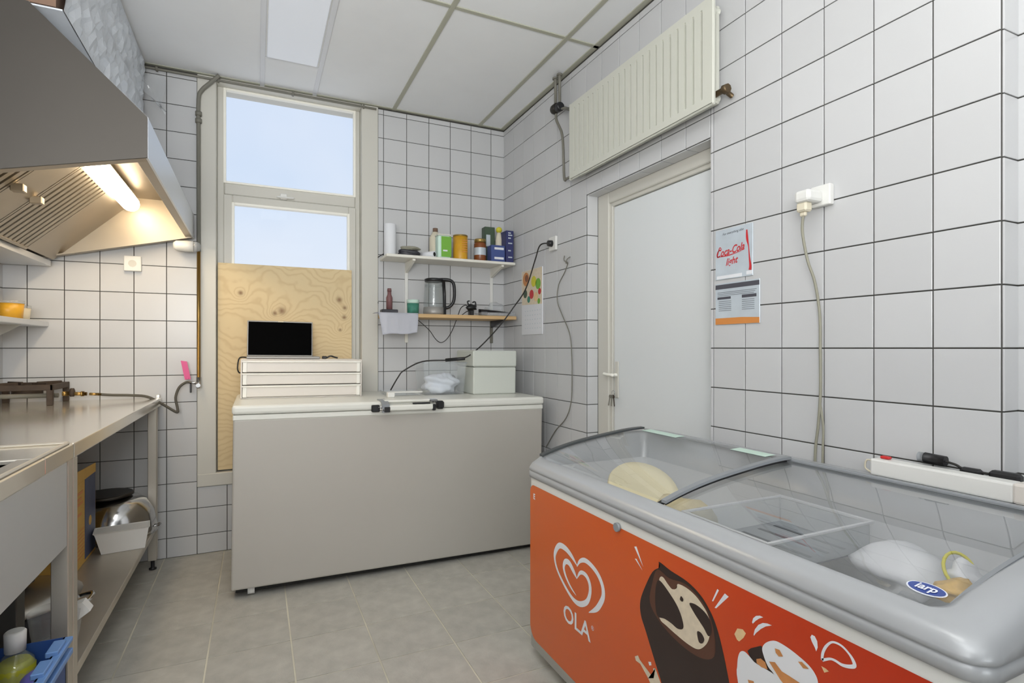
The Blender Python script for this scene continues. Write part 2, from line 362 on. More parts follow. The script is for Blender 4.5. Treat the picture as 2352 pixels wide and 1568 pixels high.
lay(wall_back, 'back', YB, xs_left, rows, hide=lambda u, v: v > 1.95 and u < -.5)
lay(wall_back, 'back', YB, [-.307, -.155, -.003, .149, .301, .453, .605, .714], [0, rows[1], rows[2], .382], hide=lambda u, v: u > -.1)
ys_near = [1.4396-k*T for k in range(0, 5)]+[YS]
ys = sorted(set([YS, YB, DY0] + [round(1.4396+k*T, 4) for k in range(-4, 15) if YS+.02 < 1.4396+k*T < YB-.012 and abs(1.4396+k*T-DY0) > .005]+[DY1]))
ys = [y for y in ys if abs(y-DY1) < 1e-6 or abs(y-DY1) > .012]
lay(wall_right, 'right', XR, ys, rows + [], hide=lambda u, v: (u < 1.95 and v < .78) or (u > 2.8 and v < .85) or v < .4 or (1.62 < u < 2.6 and 2.15 < v < 2.5) or (u < 1.3 and v > 2.35),
    hole=lambda u, v: DY0 < u < DY1 and v < H+6*T-.01)
lay(wall_right, 'right', XR, [y for y in ys if DY0-.001 <= y <= DY1+.001], [DZ, H+6*T], )
lay(wall_right, 'back', DY1, [XR, XR2], [r for r in rows if r < DZ-.07]+[DZ], hide=lambda u, v: v < .5)
lay(wall_right, 'down', DZ, [XR, XR2], [y for y in ys if DY0-.001 <= y <= DY1+.001])
lay(wall_right, 'back', YS, [XR, XR2], rows, hide=lambda u, v: v < .7)
lay(wall_right, 'right', XR2, [YS-k*T for k in range(6, -1, -1)], rows, hide=lambda u, v: u < YS-T or v < .7)
lay(wall_left, 'left', XL, [YB-k*T for k in range(32, -1, -1)], rows, hide=lambda u, v: True)
# floor tiles
FT = .2955
fx = [XL] + [.1255+k*FT for k in range(-4, 6) if XL+.02 < .1255+k*FT < XR-.02] + [XR]
fy = [2.365+k*FT for k in range(-24, 5) if 2.365+k*FT < YB-.02] + [YB]
lay(floor, 'floor', -.003, fx, fy, hide=lambda u, v: v < 1.7 or (u > .95 and v < 1.95) or (u > -.1 and v > 3.0), th=.003, joint=.0065, m='tile_floor', tilt=.0012, bev=.001)
# ceiling boards and bars
cx = [XL, -.57, .03, .325, .816, 1.42, XR]; cy = [YF, -3.6, -2.4, -1.2, -.014, 1.186, 2.386, YB]
for i in range(len(cx)-1):
    if i == 2: continue
    for j in range(len(cy)-1):
        if j < 2 and i < 0: continue
        obj('ceiling_panel', box(B(), cx[i]+.002, cx[i+1]-.002, cy[j]+.002, cy[j+1]-.002, ZC+.002, ZC+.014), 'ceil', ceiling)
obj('ceiling_panel', box(B(), .032, .323, 3.222, YB, ZC+.001, ZC+.012), 'ceil', ceiling)
for x in cx[1:-1]:
    obj('ceiling_bar', box(B(), x-.012, x+.012, YF, YB, ZC-.004, ZC+.003, .001), 'wbar' if x in (.03, .325) else 'tbar', ceiling)
for y in cy[1:-1]:
    for a, b in ((XL, .018), (.337, .804), (.828, 1.408), (1.432, XR)):
        obj('ceiling_bar', box(B(), a, b, y-.011, y+.011, ZC-.003, ZC+.003, .001), 'tbar', ceiling)
tr1 = obj('trim_1', box(B(), XR-.03, XR, YS, YB, ZC-.003, ZC+.004, .001), 'tbar', kind='structure')
tr2 = obj('trim_2', box(B(), XL, XR-.03, YB-.022, YB, ZC-.003, ZC+.004, .001), 'tbar', kind='structure')
# ceiling strip: one visible luminaire, one added glowing panel
def luminaire(y0, y1, m, label):
    t = thing('ceiling_luminaire', label, 'ceiling light', (.1775, (y0+y1)/2, ZC-.004), group=None)
    obj('housing', box(B(), .034, .321, y0, y1, ZC+.0015, ZC+.011), 'white', t)
    obj('diffuser', box(B(), .05, .305, y0+.012, y1-.012, ZC-.008, ZC+.001, .003), m, t); return t
luminaire(2.02, 3.219, 'diffuser', 'long narrow white ceiling light panel set beside the window')
luminaire(.1, 1.35, 'fillpanel', 'unseen glowing ceiling panel added as fill above the camera')  # unseen panel, added to help light the room
# ------------------------------------------------------------------ window
b = B()
for bx in ((-.307, OX0, YB-.012, YB+.09, .382, ZC-.004), (OX1, .714, YB-.012, YB+.09, .382, ZC-.004)): box(b, *bx, .004)
window = obj('window_1', b, 'cream', kind='structure')
obj('casing_sill', box(B(), -.307, .714, YB-.014, YB+.09, .382, OZ0, .004), 'cream', window)
obj('casing_head', box(B(), OX0, OX1, YB-.004, YB+.09, 2.712, ZC-.004, .003), 'cream', window)
def ring(bm, x0, x1, z0, z1, wl_, wr, wb_, wt, y0, y1, bev=.004):
    box(bm, x0, x0+wl_, y0, y1, z0, z1, bev); box(bm, x1-wr, x1, y0, y1, z0, z1, bev)
    box(bm, x0+wl_, x1-wr, y0, y1, z0, z0+wb_, bev); box(bm, x0+wl_, x1-wr, y0, y1, z1-wt, z1, bev); return bm
obj('window_frame', ring(B(), OX0, OX1, OZ0, 2.722, .038, .030, .05, .022, 3.645, 3.70), 'cream', window)
obj('transom', box(B(), OX0+.038, OX1-.03, 3.640, 3.70, 2.083, 2.152, .005), 'cream', window)
up = obj('glazing_bead', ring(B(), OX0+.033, OX1-.026, 2.150, 2.712, .015, .015, .013, .013, 3.638, 3.668, .002), 'creamlight', window)
obj('sash', ring(B(), OX0+.034, OX1-.026, .51, 2.082, .048, .046, .05, .05, 3.634, 3.69), 'cream', window)
obj('glazing_bead', ring(B(), -.134, .544, .555, 2.039, .015, .015, .01, .014, 3.630, 3.668, .002), 'creamlight', window)
obj('pane', box(B(), -.17, .577, 3.668, 3.672, 2.152, 2.706), 'glass', window)
obj('pane', box(B(), -.125, .535, 3.668, 3.672, .556, 2.03), 'glass', window)
obj('window_handle', box(box(B(), .13, .17, 3.622, 3.640, 2.085, 2.12, .004), .11, .21, 3.612, 3.624, 2.09, 2.101, .004), 'white', window)
obj('outer_wall_reveal', ring(B(), OX0-.1, OX1+.1, OZ0-.07, 2.81, .1, .1, .07, .09, 3.70, 3.79, 0), 'cream', window)
single('plywood_sheet', box(B(), -.205, .551, 3.600, 3.618, .466, 1.672, .001), 'ply', 'bare knotty plywood board covering the lower half of the window', 'board')
# ------------------------------------------------------------------ door
DX = XR2
b = B()
box(b, DX, DX+.06, DY1-.10, DY1, 0, DZ, .004); box(b, DX, DX+.06, DY0, DY0+.055, 0, DZ, .004); box(b, DX, DX+.06, DY0+.055, DY1-.10, DZ-.06, DZ, .004)
door = obj('door_1', b, 'cream', kind='structure')
b = B(); box(b, DX+.012, DX+.05, DY1-.118, DY1-.098, 0, DZ-.055, .003); box(b, DX+.012, DX+.05, DY0+.05, DY1-.11, DZ-.078, DZ-.056, .003); obj('door_stop', b, 'cream', door)
obj('door_leaf', box(B(), DX+.022, DX+.062, DY0+.05, DY1-.119, .01, DZ-.08, .004), 'door', door)
hz = 1.035
obj('lock_plate', box(B(), DX+.014, DX+.022, DY1-.165, DY1-.135, hz-.12, hz+.07, .003), 'cream', door)
b = B(); tube(b, [(DX+.02, DY1-.15, hz), (DX-.02, DY1-.15, hz)], .009, 8); tube(b, smooth_pts([(DX-.018, DY1-.152, hz), (DX-.024, DY1-.175, hz), (DX-.024, DY1-.115, hz+.002), (DX-.022, DY1-.09, hz+.004)], 3), .008, 8)
obj('door_handle', b, 'creamlight', door)
ky = DY1-.15
t = thing('key_bunch', 'small bunch of keys hanging from the lock of the white door', 'keys', (DX-.01, ky, hz-.17))
b = B(); tube(b, [(DX-.006+.012*math.cos(a)*0, ky+.012*math.cos(a), hz-.092+.012*math.sin(a)) for a in [2*PI*k/12 for k in range(13)]], .0014, 5, False); obj('key_ring', b, 'chrome', t)
for k, (dy, an) in enumerate(((-.006, -.15), (.004, .1), (.016, .3))):
    b = B(); lathe(b, [(.0095, -.001), (.0095, .001)], (0, 0, 0), 10, 'x'); box(b, -.001, .001, -.003, .003, -.05, -.008); b.transform(Matrix.Translation((DX-.008-.003*k, ky+dy, hz-.112)) @ Matrix.Rotation(an, 4, 'X')); obj('key', b, 'zinc' if k else 'iron', t)
# ------------------------------------------------------------------ pipes on the back wall
t = thing('gas_pipe', 'grey gas pipe running down left of the window and bending at the ceiling', 'pipe', (-.297, 3.55, .97))
gp = smooth_pts([(-.195, 3.545, 2.735), (-.235, 3.548, 2.69), (-.283, 3.552, 2.635), (-.298, 3.553, 2.58), (-.298, 3.553, 2.4)], 4)
b = B(); tube(b, gp+[Vector((-.297, 3.553, 1.72))], .0105, 10); obj('upper_pipe', b, 'zinc', t)
b = B(); tube(b, [(-.297, 3.553, 1.72), (-.297, 3.553, 1.0)], .0095, 10); obj('lower_pipe', b, 'brass', t)
for z in (2.46, 2.50): obj('pipe_coupling', lathe(B(), [(.0165, z-.012), (.0165, z+.012)], (-.298, 3.553, 0), 8), 'zinc', t)
b = B(); tube(b, [(-.297, 3.551, 1.01), (-.297, 3.551, .95)], .013, 8); tube(b, [(-.297, 3.55, .965), (-.297, 3.52, .965)], .012, 8); tube(b, [(-.297, 3.535, .975), (-.345, 3.535, .985)], .0075, 8); obj('gas_tap', b, 'chrome', t, label='chrome gas tap')
b = B(); box(b, -.338, -.330, 3.525, 3.54, .925, .975, .002); obj('tap_lever', b, 'black', t)
b = B(); prism(b, [(-.362, .998), (-.333, 1.0), (-.352, 1.10), (-.382, 1.105)], 'y', 3.528, 3.532); box(b, -.357, -.343, 3.524, 3.529, 1.0, 1.012, .002)
single('tag', b, 'pink', 'bright pink plastic tag hanging on the gas tap', 'tag')
t = thing('ceiling_conduit', 'thin grey pipe running along the top of the window wall', 'pipe', (.1, 3.57, 2.705))
b = B(); tube(b, [(XL+.01, 3.566, 2.716), (.70, 3.566, 2.716)], .007, 8); obj('conduit', b, 'zinc', t)
for x in (-.5, -.2, .2, .62): obj('pipe_clip', box(B(), x-.006, x+.006, 3.556, 3.584, 2.706, 2.726, .002), 'zinc', t)
# ------------------------------------------------------------------ socket, wall items on the back wall left
def wall_socket(name, label, c, w_, h_, axis, d=.022):
    t = thing(name, label, 'socket', c); x, y, z = c
    if axis == 'y':
        obj('cover', box(B(), x-w_/2, x+w_/2, y-d, y, z-h_/2, z+h_/2, .004, 2), 'white', t); obj('insert', lathe(B(), [(.019, y-d-.002), (.019, y-d+.001)], (x, 0, z), 16, 'y'), 'cream', t)
    else:
        obj('cover', box(B(), x-d, x, y-w_/2, y+w_/2, z-h_/2, z+h_/2, .004, 2), 'white', t); obj('insert', lathe(B(), [(.019, x-d-.002), (.019, x-d+.001)], (0, y, z), 16, 'x'), 'cream', t)
    return t
wall_socket('wall_socket', 'white wall socket on the tiles under the hood', (-.611, 3.582, 1.634), .08, .082, 'y')
# ------------------------------------------------------------------ extractor hood
t = thing('extractor_hood', 'stainless steel extractor hood with ribbed filters and lit lamp above the counter', 'hood', (-.74, 2.8, 1.59))
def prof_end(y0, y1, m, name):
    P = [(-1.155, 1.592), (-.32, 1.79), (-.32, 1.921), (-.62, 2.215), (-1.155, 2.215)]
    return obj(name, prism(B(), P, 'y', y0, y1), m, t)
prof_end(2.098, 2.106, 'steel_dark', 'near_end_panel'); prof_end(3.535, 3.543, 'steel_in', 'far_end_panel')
b = B(); prism(b, [(-.326, 1.79), (-.319, 1.79), (-.319, 1.922), (-.622, 2.218), (-.627, 2.212), (-.326, 1.918)], 'y', 2.106, 3.535); obj('front_panel', b, 'steel_white', t)
b = B(); box(b, -1.155, -.62, 2.106, 3.535, 2.212, 2.218); obj('top_panel', b, 'steel', t)
b = B(); box(b, -.358, -.326, 2.106, 3.535, 1.79, 1.796, .001); prism(b, [(-1.155, 1.592), (-.326, 1.7885), (-.326, 1.795), (-1.155, 1.598)], 'y', 2.106, 2.140); prism(b, [(-1.155, 1.592), (-.326, 1.7885), (-.326, 1.795), (-1.155, 1.598)], 'y', 3.50, 3.535); obj('bottom_lip', b, 'steel_in', t)
zs = lambda x: 1.625+.967*(x+.933)
b = B(); prism(b, [(-1.155, 1.594), (-.955, 1.594), (-.955, 1.622), (-.965, 1.622), (-.965, 1.606), (-1.155, 1.606)], 'y', 2.106, 3.535); obj('grease_gutter', b, 'steel_white', t)
def slope_plate(y0, y1, name, m, xa=-.945, xb=-.634, off=0):
    b = B(); prism(b, [(xa, zs(xa)+off), (xb, zs(xb)+off), (xb-.004, zs(xb)+off+.006), (xa-.004, zs(xa)+off+.006)], 'y', y0, y1); return obj(name, b, m, t)
slope_plate(2.535, 2.728, 'blank_plate', 'steel_in'); slope_plate(3.16, 3.535, 'blank_plate', 'steel_in', off=.014)
b = B(); box(b, -.655, -.395, 2.106, 3.535, 1.985, 1.99); obj('inner_ceiling', b, 'hood_brown', t); b = B(); prism(b, [(-.66, 1.985), (-.634, 1.915), (-.630, 1.915), (-.655, 1.985)], 'y', 2.106, 3.535); obj('lamp_web', b, 'hood_brown', t)
def grease_filter(y0, y1, hy):
    fr = B()
    for a, c in ((y0, y0+.012), (y1-.012, y1)): prism(fr, [(-.94, zs(-.94)), (-.634, zs(-.634)), (-.641, zs(-.634)+.012), (-.947, zs(-.94)+.012)], 'y', a, c)
    for xa, xb in ((-.94, -.931), (-.645, -.634)): prism(fr, [(xa, zs(xa)-.001), (xb, zs(xb)-.001), (xb-.006, zs(xb)+.012), (xa-.006, zs(xa)+.012)], 'y', y0+.01, y1-.01)
    f = obj('grease_filter', fr, 'steel_in', t); n = 9; pw = (y1-y0-.024)/n
    for k in range(n):
        a = y0+.012+k*pw; bb = B(); prism(bb, [(-.931, zs(-.931)+.001), (-.645, zs(-.645)+.001), (-.649, zs(-.645)+.007), (-.935, zs(-.931)+.007)], 'y', a+pw*.2, a+pw*.8); obj('baffle', bb, 'steel_in', f)
    bb = B(); prism(bb, [(-.933, zs(-.933)+.013), (-.645, zs(-.645)+.013), (-.649, zs(-.645)+.017), (-.937, zs(-.933)+.017)], 'y', y0+.006, y1-.006); obj('filter_back', bb, 'dark', f)
    bb = B(); box(bb, -.80, -.76, hy-.016, hy+.016, zs(-.78)-.035, zs(-.78)-.006, .003); obj('filter_grip', bb, 'steel_in', f)
grease_filter(2.735, 3.155, 2.728); grease_filter(2.115, 2.53, 2.545)
b = B(); tube(b, [(-.585, 2.32, 1.95), (-.585, 3.38, 1.95)], .022, 10); obj('lamp_holder', b, 'white', t)
b = B(); pr = [(.0, 2.30), (.022, 2.303), (.036, 2.315), (.040, 2.34), (.040, 3.36), (.036, 3.385), (.022, 3.397), (.0, 3.40)]
lathe(b, pr[1:-1], (-.585, 0, 1.915), 16, 'y'); obj('lamp_tube', b, 'lampglow', t, label='glowing white tube lamp')
b = B(); lathe(b, [(.017, -.413), (.027, -.40), (.031, -.35), (.03, -.318)], (0, 3.50, 1.738), 14, 'x'); cup = single('grease_cup', b, 'white', 'small white plastic cup under the far corner of the hood', 'cup')
b = B(); lathe(b, [(.03, -.318), (.029, -.30), (.02, -.287), (.006, -.282)], (0, 3.50, 1.738), 14, 'x')
for v in b.verts: pass
obj('cup_end', b, 'film', cup)
# plastic wrapped boxes on the hood
t = thing('wrapped_box', 'long brown carton in crinkled white plastic, lower one on top of the hood', 'box', (-.8, 2.8, 2.24))
def wrapsheet(x, z0, z1, seed, y0=2.15, y1=3.50):
    b = B(); ny, nz_ = 46, 8; r = random.Random(seed); G = []
    for i in range(ny+1):
        row = []
        for j in range(nz_+1):
            y = y0+(y1-y0)*i/ny; z = z0+(z1-z0)*j/nz_; e_ = 1 if 0 < j < nz_ else 0
            row.append(b.verts.new((x+e_*(r.uniform(-.005, .007)+.006*math.sin(i*.9+j+seed)), y+r.uniform(-.008, .008), z)))
        G.append(row)
    for i in range(ny):
        for j in range(nz_): b.faces.new((G[i][j], G[i+1][j], G[i+1][j+1], G[i][j+1]))
    return b
obj('carton', box(B(), -1.14, -.568, 2.15, 3.50, 2.24, 2.488), 'carton', t)
b = wrapsheet(-.550, 2.236, 2.49, 1); box(b, -1.12, -.553, 2.155, 3.50, 2.2335, 2.2385); obj('plastic_wrap', b, 'wrap', t)
t = thing('wrapped_box', 'long wrapped carton stacked second on the hood, right under the ceiling', 'box', (-.8, 2.8, 2.492))
obj('carton', box(B(), -1.14, -.568, 2.16, 3.50, 2.492, 2.725), 'carton', t); obj('plastic_wrap', wrapsheet(-.551, 2.492, 2.726, 5, 2.16, 3.50), 'wrap', t)
b = B(); r = random.Random(3); G = []
for i in range(9):
    row = []
    for j in range(6):
        s_ = j/5; row.append(b.verts.new((-.55+s_*.10+.012*math.sin(i*1.3+j), 3.44+.012*math.sin(i*.8+j*1.7), 2.63-.17*i/8*(.4+s_)+.035*s_*math.sin(i))))
    G.append(row)
for i in range(8):
    for j in range(5): f = b.faces.new((G[i][j], G[i+1][j], G[i+1][j+1], G[i][j+1])); f.smooth = True
obj('loose_film', b, 'film', t, label='loose flap of clear plastic')
# ------------------------------------------------------------------ left shelf
t = thing('steel_shelf', 'short steel shelf high on the left tiled wall', 'shelf', (-1.07, 2.9, 1.28))
obj('board', box(B(), XL+.003, -.975, 2.2, 3.578, 1.285, 1.311, .003), 'steel_white', t)
for y in (2.6, 3.3): obj('bracket', prism(B(), [(XL+.004, 1.285), (-1.0, 1.285), (XL+.004, 1.18)], 'y', y, y+.004), 'steel', t)
def tub(name, label, c, r, h, m, ml, cat='tub', group=None, taper=.9, lidh=.012):
    t = thing(name, label, cat, c, group); x, y, z = c
    obj('body', lathe(B(), [(r*taper, z), (r, z+h-lidh)], (x, y, 0), 18), m, t); obj('lid', lathe(B(), [(r*1.05, z+h-lidh), (r*1.05, z+h)], (x, y, 0), 18), ml, t); return t
tub('spice_tub', 'clear tub of yellow spice on the steel shelf at the left', (-1.04, 3.28, 1.311), .055, .082, 'yellow', 'film')
tub('spice_tub', 'small pale tub at the far end of the steel shelf', (-1.05, 3.43, 1.311), .045, .07, 'cream2', 'film')
tub('jar', 'grey labelled jar at the frame edge on the steel shelf', (-1.08, 3.10, 1.311), .05, .15, 'greyprint', 'cream2', 'jar')
# ------------------------------------------------------------------ steel work table and sink table
def leg(t, x, y, z1, m='steel_warm', foot=True, s_=.02):
    l_ = obj('leg', box(B(), x-s_, x+s_, y-s_, y+s_, .05, z1, .002), m, t)
    obj('foot', lathe(B(), [(.018, 0), (.018, .008), (.009, .012), (.009, .052)], (x, y, 0), 10), 'black', l_)
WX = -.478
t = thing('work_table', 'stainless steel work table with a low shelf, nearest the window', 'table', (-.82, 2.77, 0))
obj('table_top', box(B(), XL+.008, WX, 1.968, 3.578, .856, .90, .004, 2), 'steel_top', t)
b = B(); box(b, WX-.022, WX-.006, 3.548, 3.560, .9, .918, .001); obj('top_clip', b, 'steel', t)
for x in (WX-.022, XL+.05):
    for y in (1.99, 3.44): leg(t, x, y, .856)
obj('lower_shelf', box(B(), XL+.03, WX-.003, 1.995, 3.46, .205, .235, .003), 'steel_warm', t)
ws = t
t = thing('sink_table', 'stainless steel sink table with a deep front panel, at the left edge', 'sink', (-.82, 1.1, 0))
b = B(); X0, X1, Y0, Y1 = XL+.008, WX, .25, 1.964; bx0, bx1, by0, by1 = -1.0, -.535, 1.2, 1.73
box(b, X0, X1, by1, Y1, .856, .90, .003); box(b, X0, X1, Y0, by0, .856, .90, .003); box(b, X0, bx0, by0, by1, .856, .90); box(b, bx1, X1, by0, by1, .856, .90, .003)
obj('table_top', b, 'steel_top', t)
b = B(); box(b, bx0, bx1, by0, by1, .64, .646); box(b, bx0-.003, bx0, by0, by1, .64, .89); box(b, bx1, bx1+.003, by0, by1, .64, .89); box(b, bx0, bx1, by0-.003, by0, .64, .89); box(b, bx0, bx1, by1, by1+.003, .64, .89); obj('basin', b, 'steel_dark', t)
b = B(); box(b, X0, X1-.008, Y1-.016, Y1-.002, .9, .907, .003); box(b, X1-.016, X1-.004, Y0, Y1-.016, .9, .907, .003); obj('raised_rim', b, 'steel_warm', t)
obj('front_panel', box(B(), WX-.012, WX-.003, Y0, 1.915, .62, .856, .002), 'steel_white', t)
for x in (WX-.022, -.62):
    for y in (.3, 1.942): leg(t, x, y, .856, 'steel_warm' if x > -.55 else 'shadedleg', s_=.02 if x > -.55 else .03)
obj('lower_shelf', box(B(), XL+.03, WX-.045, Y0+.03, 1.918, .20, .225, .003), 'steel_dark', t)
# burner
t = thing('gas_burner', 'dark cast-iron gas ring burner standing on the work table', 'burner', (-1.0, 3.43, .9))
bX0, bX1, bY0, bY1 = -1.15, -.885, 3.30, 3.565
b = B()
ring_ = [(bX0, bX1, bY0, bY0+.01), (bX0, bX1, bY1-.01, bY1)]
for q in ring_: box(b, *q, .972, 1.0, .002)
box(b, bX0, bX0+.01, bY0, bY1, .972, 1.0, .002); box(b, bX1-.01, bX1, bY0, bY1, .972, 1.0, .002)
obj('burner_frame', b, 'iron', t)
for x in (bX0+.012, bX1-.012):
    for y in (bY0+.012, bY1-.012): obj('leg', box(B(), x-.012, x+.012, y-.012, y+.012, .9, .975, .002), 'iron', t)
b = B(); tube(b, [(bX0+.03, bY0+.05, .945), (bX1+.01, bY0+.05, .945)], .011, 8); obj('gas_rail', b, 'zinc', t)
for sx_, sy_ in ((-1, -1), (1, -1), (-1, 1), (1, 1)):
    b = B(); cx_, cy_ = (bX0+bX1)/2, (bY0+bY1)/2; box(b, .04, .15, -.005, .005, .985, 1.008, .002); b.transform(Matrix.Translation((cx_, cy_, 0)) @ Matrix.Rotation(math.atan2(sy_, sx_), 4, 'Z')); obj('pan_support', b, 'iron', t)
obj('burner_ring', lathe(B(), [(.03, .94), (.06, .95), (.06, .975), (.035, .985)], ((bX0+bX1)/2, (bY0+bY1)/2, 0), 16), 'iron', t)
b = B(); tube(b, [(bX1, 3.45, .945), (bX1+.03, 3.45, .945)], .012, 8); tube(b, [(bX1+.05, 3.45, .943), (bX1+.10, 3.45, .941)], .009, 8); tube(b, [(bX1+.075, 3.45, .942), (bX1+.088, 3.45, .942)], .014, 6); tube(b, [(bX1+.11, 3.45, .94), (bX1+.16, 3.45, .936)], .007, 8); obj('gas_fitting', b, 'brass', t)
b = B(); lathe(b, [(.010, bX1+.028), (.022, bX1+.032), (.022, bX1+.046), (.010, bX1+.05)], (0, 3.45, .95), 9, 'x'); obj('control_knob', b, 'iron', t)
b = B(); tube(b, smooth_pts([(bX1+.155, 3.45, .936), (-.68, 3.46, .93), (-.60, 3.47, .925), (-.53, 3.485, .913), (-.462, 3.50, .868), (-.40, 3.51, .822), (-.395, 3.515, .84), (-.405, 3.52, .90), (-.39, 3.53, .955), (-.36, 3.535, .982), (-.34, 3.535, .984)], 5), .0068, 8)
single('gas_hose', b, 'rubber', 'grey rubber gas hose drooping between the burner and the wall tap', 'hose')
# ------------------------------------------------------------------ things on the low shelves
t = thing('carton_box', 'tall yellow and slate-blue carton standing on the low table shelf', 'box', (-.78, 3.0, .236))
obj('carton', box(B(), -.93, -.682, 2.80, 3.14, .236, .60, .002), 'cartonyel', t)
b = B(); prism(b, [(2.803, .60), (3.137, .60), (3.137, .64), (2.803, .655)], 'x', -.684, -.681); obj('open_flap', b, 'cartonyel', t)
obj('print', box(B(), -.6825, -.6805, 2.96, 3.13, .25, .60), 'cartonblue', t)
b = B()
for k, z in enumerate((.55, .525, .505, .46)): box(b, -.6825, -.6807, 2.83, 2.93-.02*(k % 2), z, z+.012)
for k in range(8): box(b, -.6825, -.6807, 2.82, 2.95, .28+k*.016, .284+k*.016)
obj('small_print', b, 'orangeprint', t)
obj('emblem', lathe(B(), [(.022, -.6812), (.022, -.6800)], (0, 3.04, .40), 16, 'x'), 'cartonyel', t)
t = thing('colander', 'hammered steel colander lying upside down on the low shelf', 'colander', (-.66, 3.33, .236))
obj('bowl', lathe(B(), [(.19, .236), (.188, .26), (.175, .34), (.14, .40), (.10, .425), (.0, .43)], (-.655, 3.345, 0), 28, capt=False), 'chrome', t)
b = B(); lathe(b, [(.10, .432), (.115, .436), (.115, .446), (.108, .45)], (-.68, 3.33, 0), 24); obj('foot_rim', b, 'steel_dark', t)
b = B()
for dy in (-.02, .02): tube(b, [(-.50, 3.33+dy, .262), (-.455, 3.335+dy, .265)], .004, 6)
tube(b, [(-.455, 3.315, .265), (-.45, 3.335, .266), (-.455, 3.355, .265)], .004, 6); obj('handle', b, 'chrome', t)
t = thing('white_tub', 'white rectangular plastic tub in front of the colander', 'tub', (-.555, 3.085, .236), rot=(0, 0, math.radians(8)))
b = B(); A = [(-.115, -.05), (.09, -.05), (.09, .05), (-.115, .05)]; Bo = [(-.09, -.035), (.075, -.035), (.075, .035), (-.09, .035)]
def frus(bm, lo, hi, z0, z1, c, th=.003):
    n = len(lo); L = [bm.verts.new((c[0]+x, c[1]+y, z0)) for x, y in lo]; U = [bm.verts.new((c[0]+x, c[1]+y, z1)) for x, y in hi]
    I = [bm.verts.new((c[0]+x*(1-th*12), c[1]+y*(1-th*22), z1)) for x, y in hi]; I2 = [bm.verts.new((c[0]+x*(1-th*12), c[1]+y*(1-th*22), z0+.004)) for x, y in lo]
    bm.faces.new(L[::-1]); bm.faces.new(I2)
    for i in range(n):
        j = (i+1) % n; bm.faces.new((L[i], L[j], U[j], U[i])); bm.faces.new((U[i], U[j], I[j], I[i])); bm.faces.new((I[i], I[j], I2[j], I2[i]))
frus(b, Bo, A, .236, .335, (-.555, 3.085)); obj('body', b, 'white', t)
b = B(); frus(b, [(x*1.0, y*1.0) for x, y in A], [(x*1.05, y*1.08) for x, y in A], .332, .338, (-.555, 3.085)); obj('rim', b, 'white', t)
t = thing('plastic_jug', 'clear plastic bowl with white spout at the near end of the low shelf', 'bowl', (-.56, 2.12, .236))
obj('bowl', lathe(B(), [(.05, .236), (.06, .30), (.07, .37)], (-.56, 2.12, 0), 18, capt=False), 'film', t); obj('spout', prism(B(), [(-.505, .33), (-.47, .355), (-.49, .385), (-.51, .38)], 'y', 2.10, 2.14), 'white', t)
# under the sink
t = thing('lidded_pan', 'wide steel pan with a black lid knob in the dark under the work table', 'pan', (-.74, 2.34, .236)); px_, py_ = -.74, 2.34
obj('pan_body', lathe(B(), [(.16, .236), (.175, .25), (.178, .33)], (px_, py_, 0), 28), 'black', t)
obj('pan_lid', lathe(B(), [(.19, .331), (.193, .338), (.15, .362), (.05, .378), (.0, .379)], (px_, py_, 0), 28, capt=False), 'steel', t)
obj('lid_knob', lathe(B(), [(.02, .378), (.045, .392), (.045, .405), (.02, .412)], (px_+.02, py_, 0), 14), 'black', t)
obj('side_handle', tube(B(), smooth_pts([(px_+.17, py_-.05, .30), (px_+.215, py_-.04, .31), (px_+.215, py_+.04, .31), (px_+.17, py_+.05, .30)], 4), .007, 6), 'chrome', t)
t = thing('crate', 'blue plastic crate on the shelf under the sink', 'crate', (-.64, 1.55, .226))
b = B(); cx0, cx1, cy0, cy1, cz = -.83, -.455, 1.28, 1.80, .415
for q in ((cx0, cx0+.004, cy0, cy1), (cx1-.004, cx1, cy0, cy1), (cx0, cx1, cy0, cy0+.004), (cx0, cx1, cy1-.004, cy1)): box(b, *q, .23, cz)
box(b, cx0, cx1, cy0, cy1, .227, .232); obj('body', b, 'crate', t)
b = B()
for k in range(5): box(b, cx1-.016, cx1+.010, cy0+.02+k*.1, cy0+.085+k*.1, cz-.004, cz+.010, .002)
box(b, cx1-.006, cx1+.016, cy0, cy1, cz-.045, cz-.030, .002); box(b, cx1-.006, cx1+.016, cy0, cy1, cz-.012, cz, .002); obj('rim', b, 'cratelt', t)
single('sponge', blob(B(), (-.49, 1.70, .36), (.03, .06, .022), 3, .05), 'purple', 'lilac sponge pad lying in the blue crate', 'sponge')
single('cloth', blob(B(), (-.55, 1.45, .30), (.08, .09, .06), 5, .2), 'drawer', 'pale crumpled cloth at the bottom of the blue crate', 'cloth')
t = thing('soap_bottle', 'bottle of yellow-green soap with white cap standing in the blue crate', 'bottle', (-.5425, 1.75, .236))
def bottle_prof(s=1): return [(.038, .236), (.042, .245), (.042, .37), (.036, .40), (.02, .418), (.017, .425)]
obj('bottle', lathe(B(), bottle_prof(), (-.553, 1.55, 0), 18), 'bottleclear', t); obj('soap', lathe(B(), [(.036, .24), (.0405, .25), (.0405, .385), (.03, .40)], (-.553, 1.55, 0), 16), 'oil', t); obj('cap', lathe(B(), [(.021, .424), (.022, .47), (.018, .474)], (-.553, 1.55, 0), 16), 'white', t)
for o in t.children: o.data.transform(Matrix.Translation((.0105, .2, 0)))
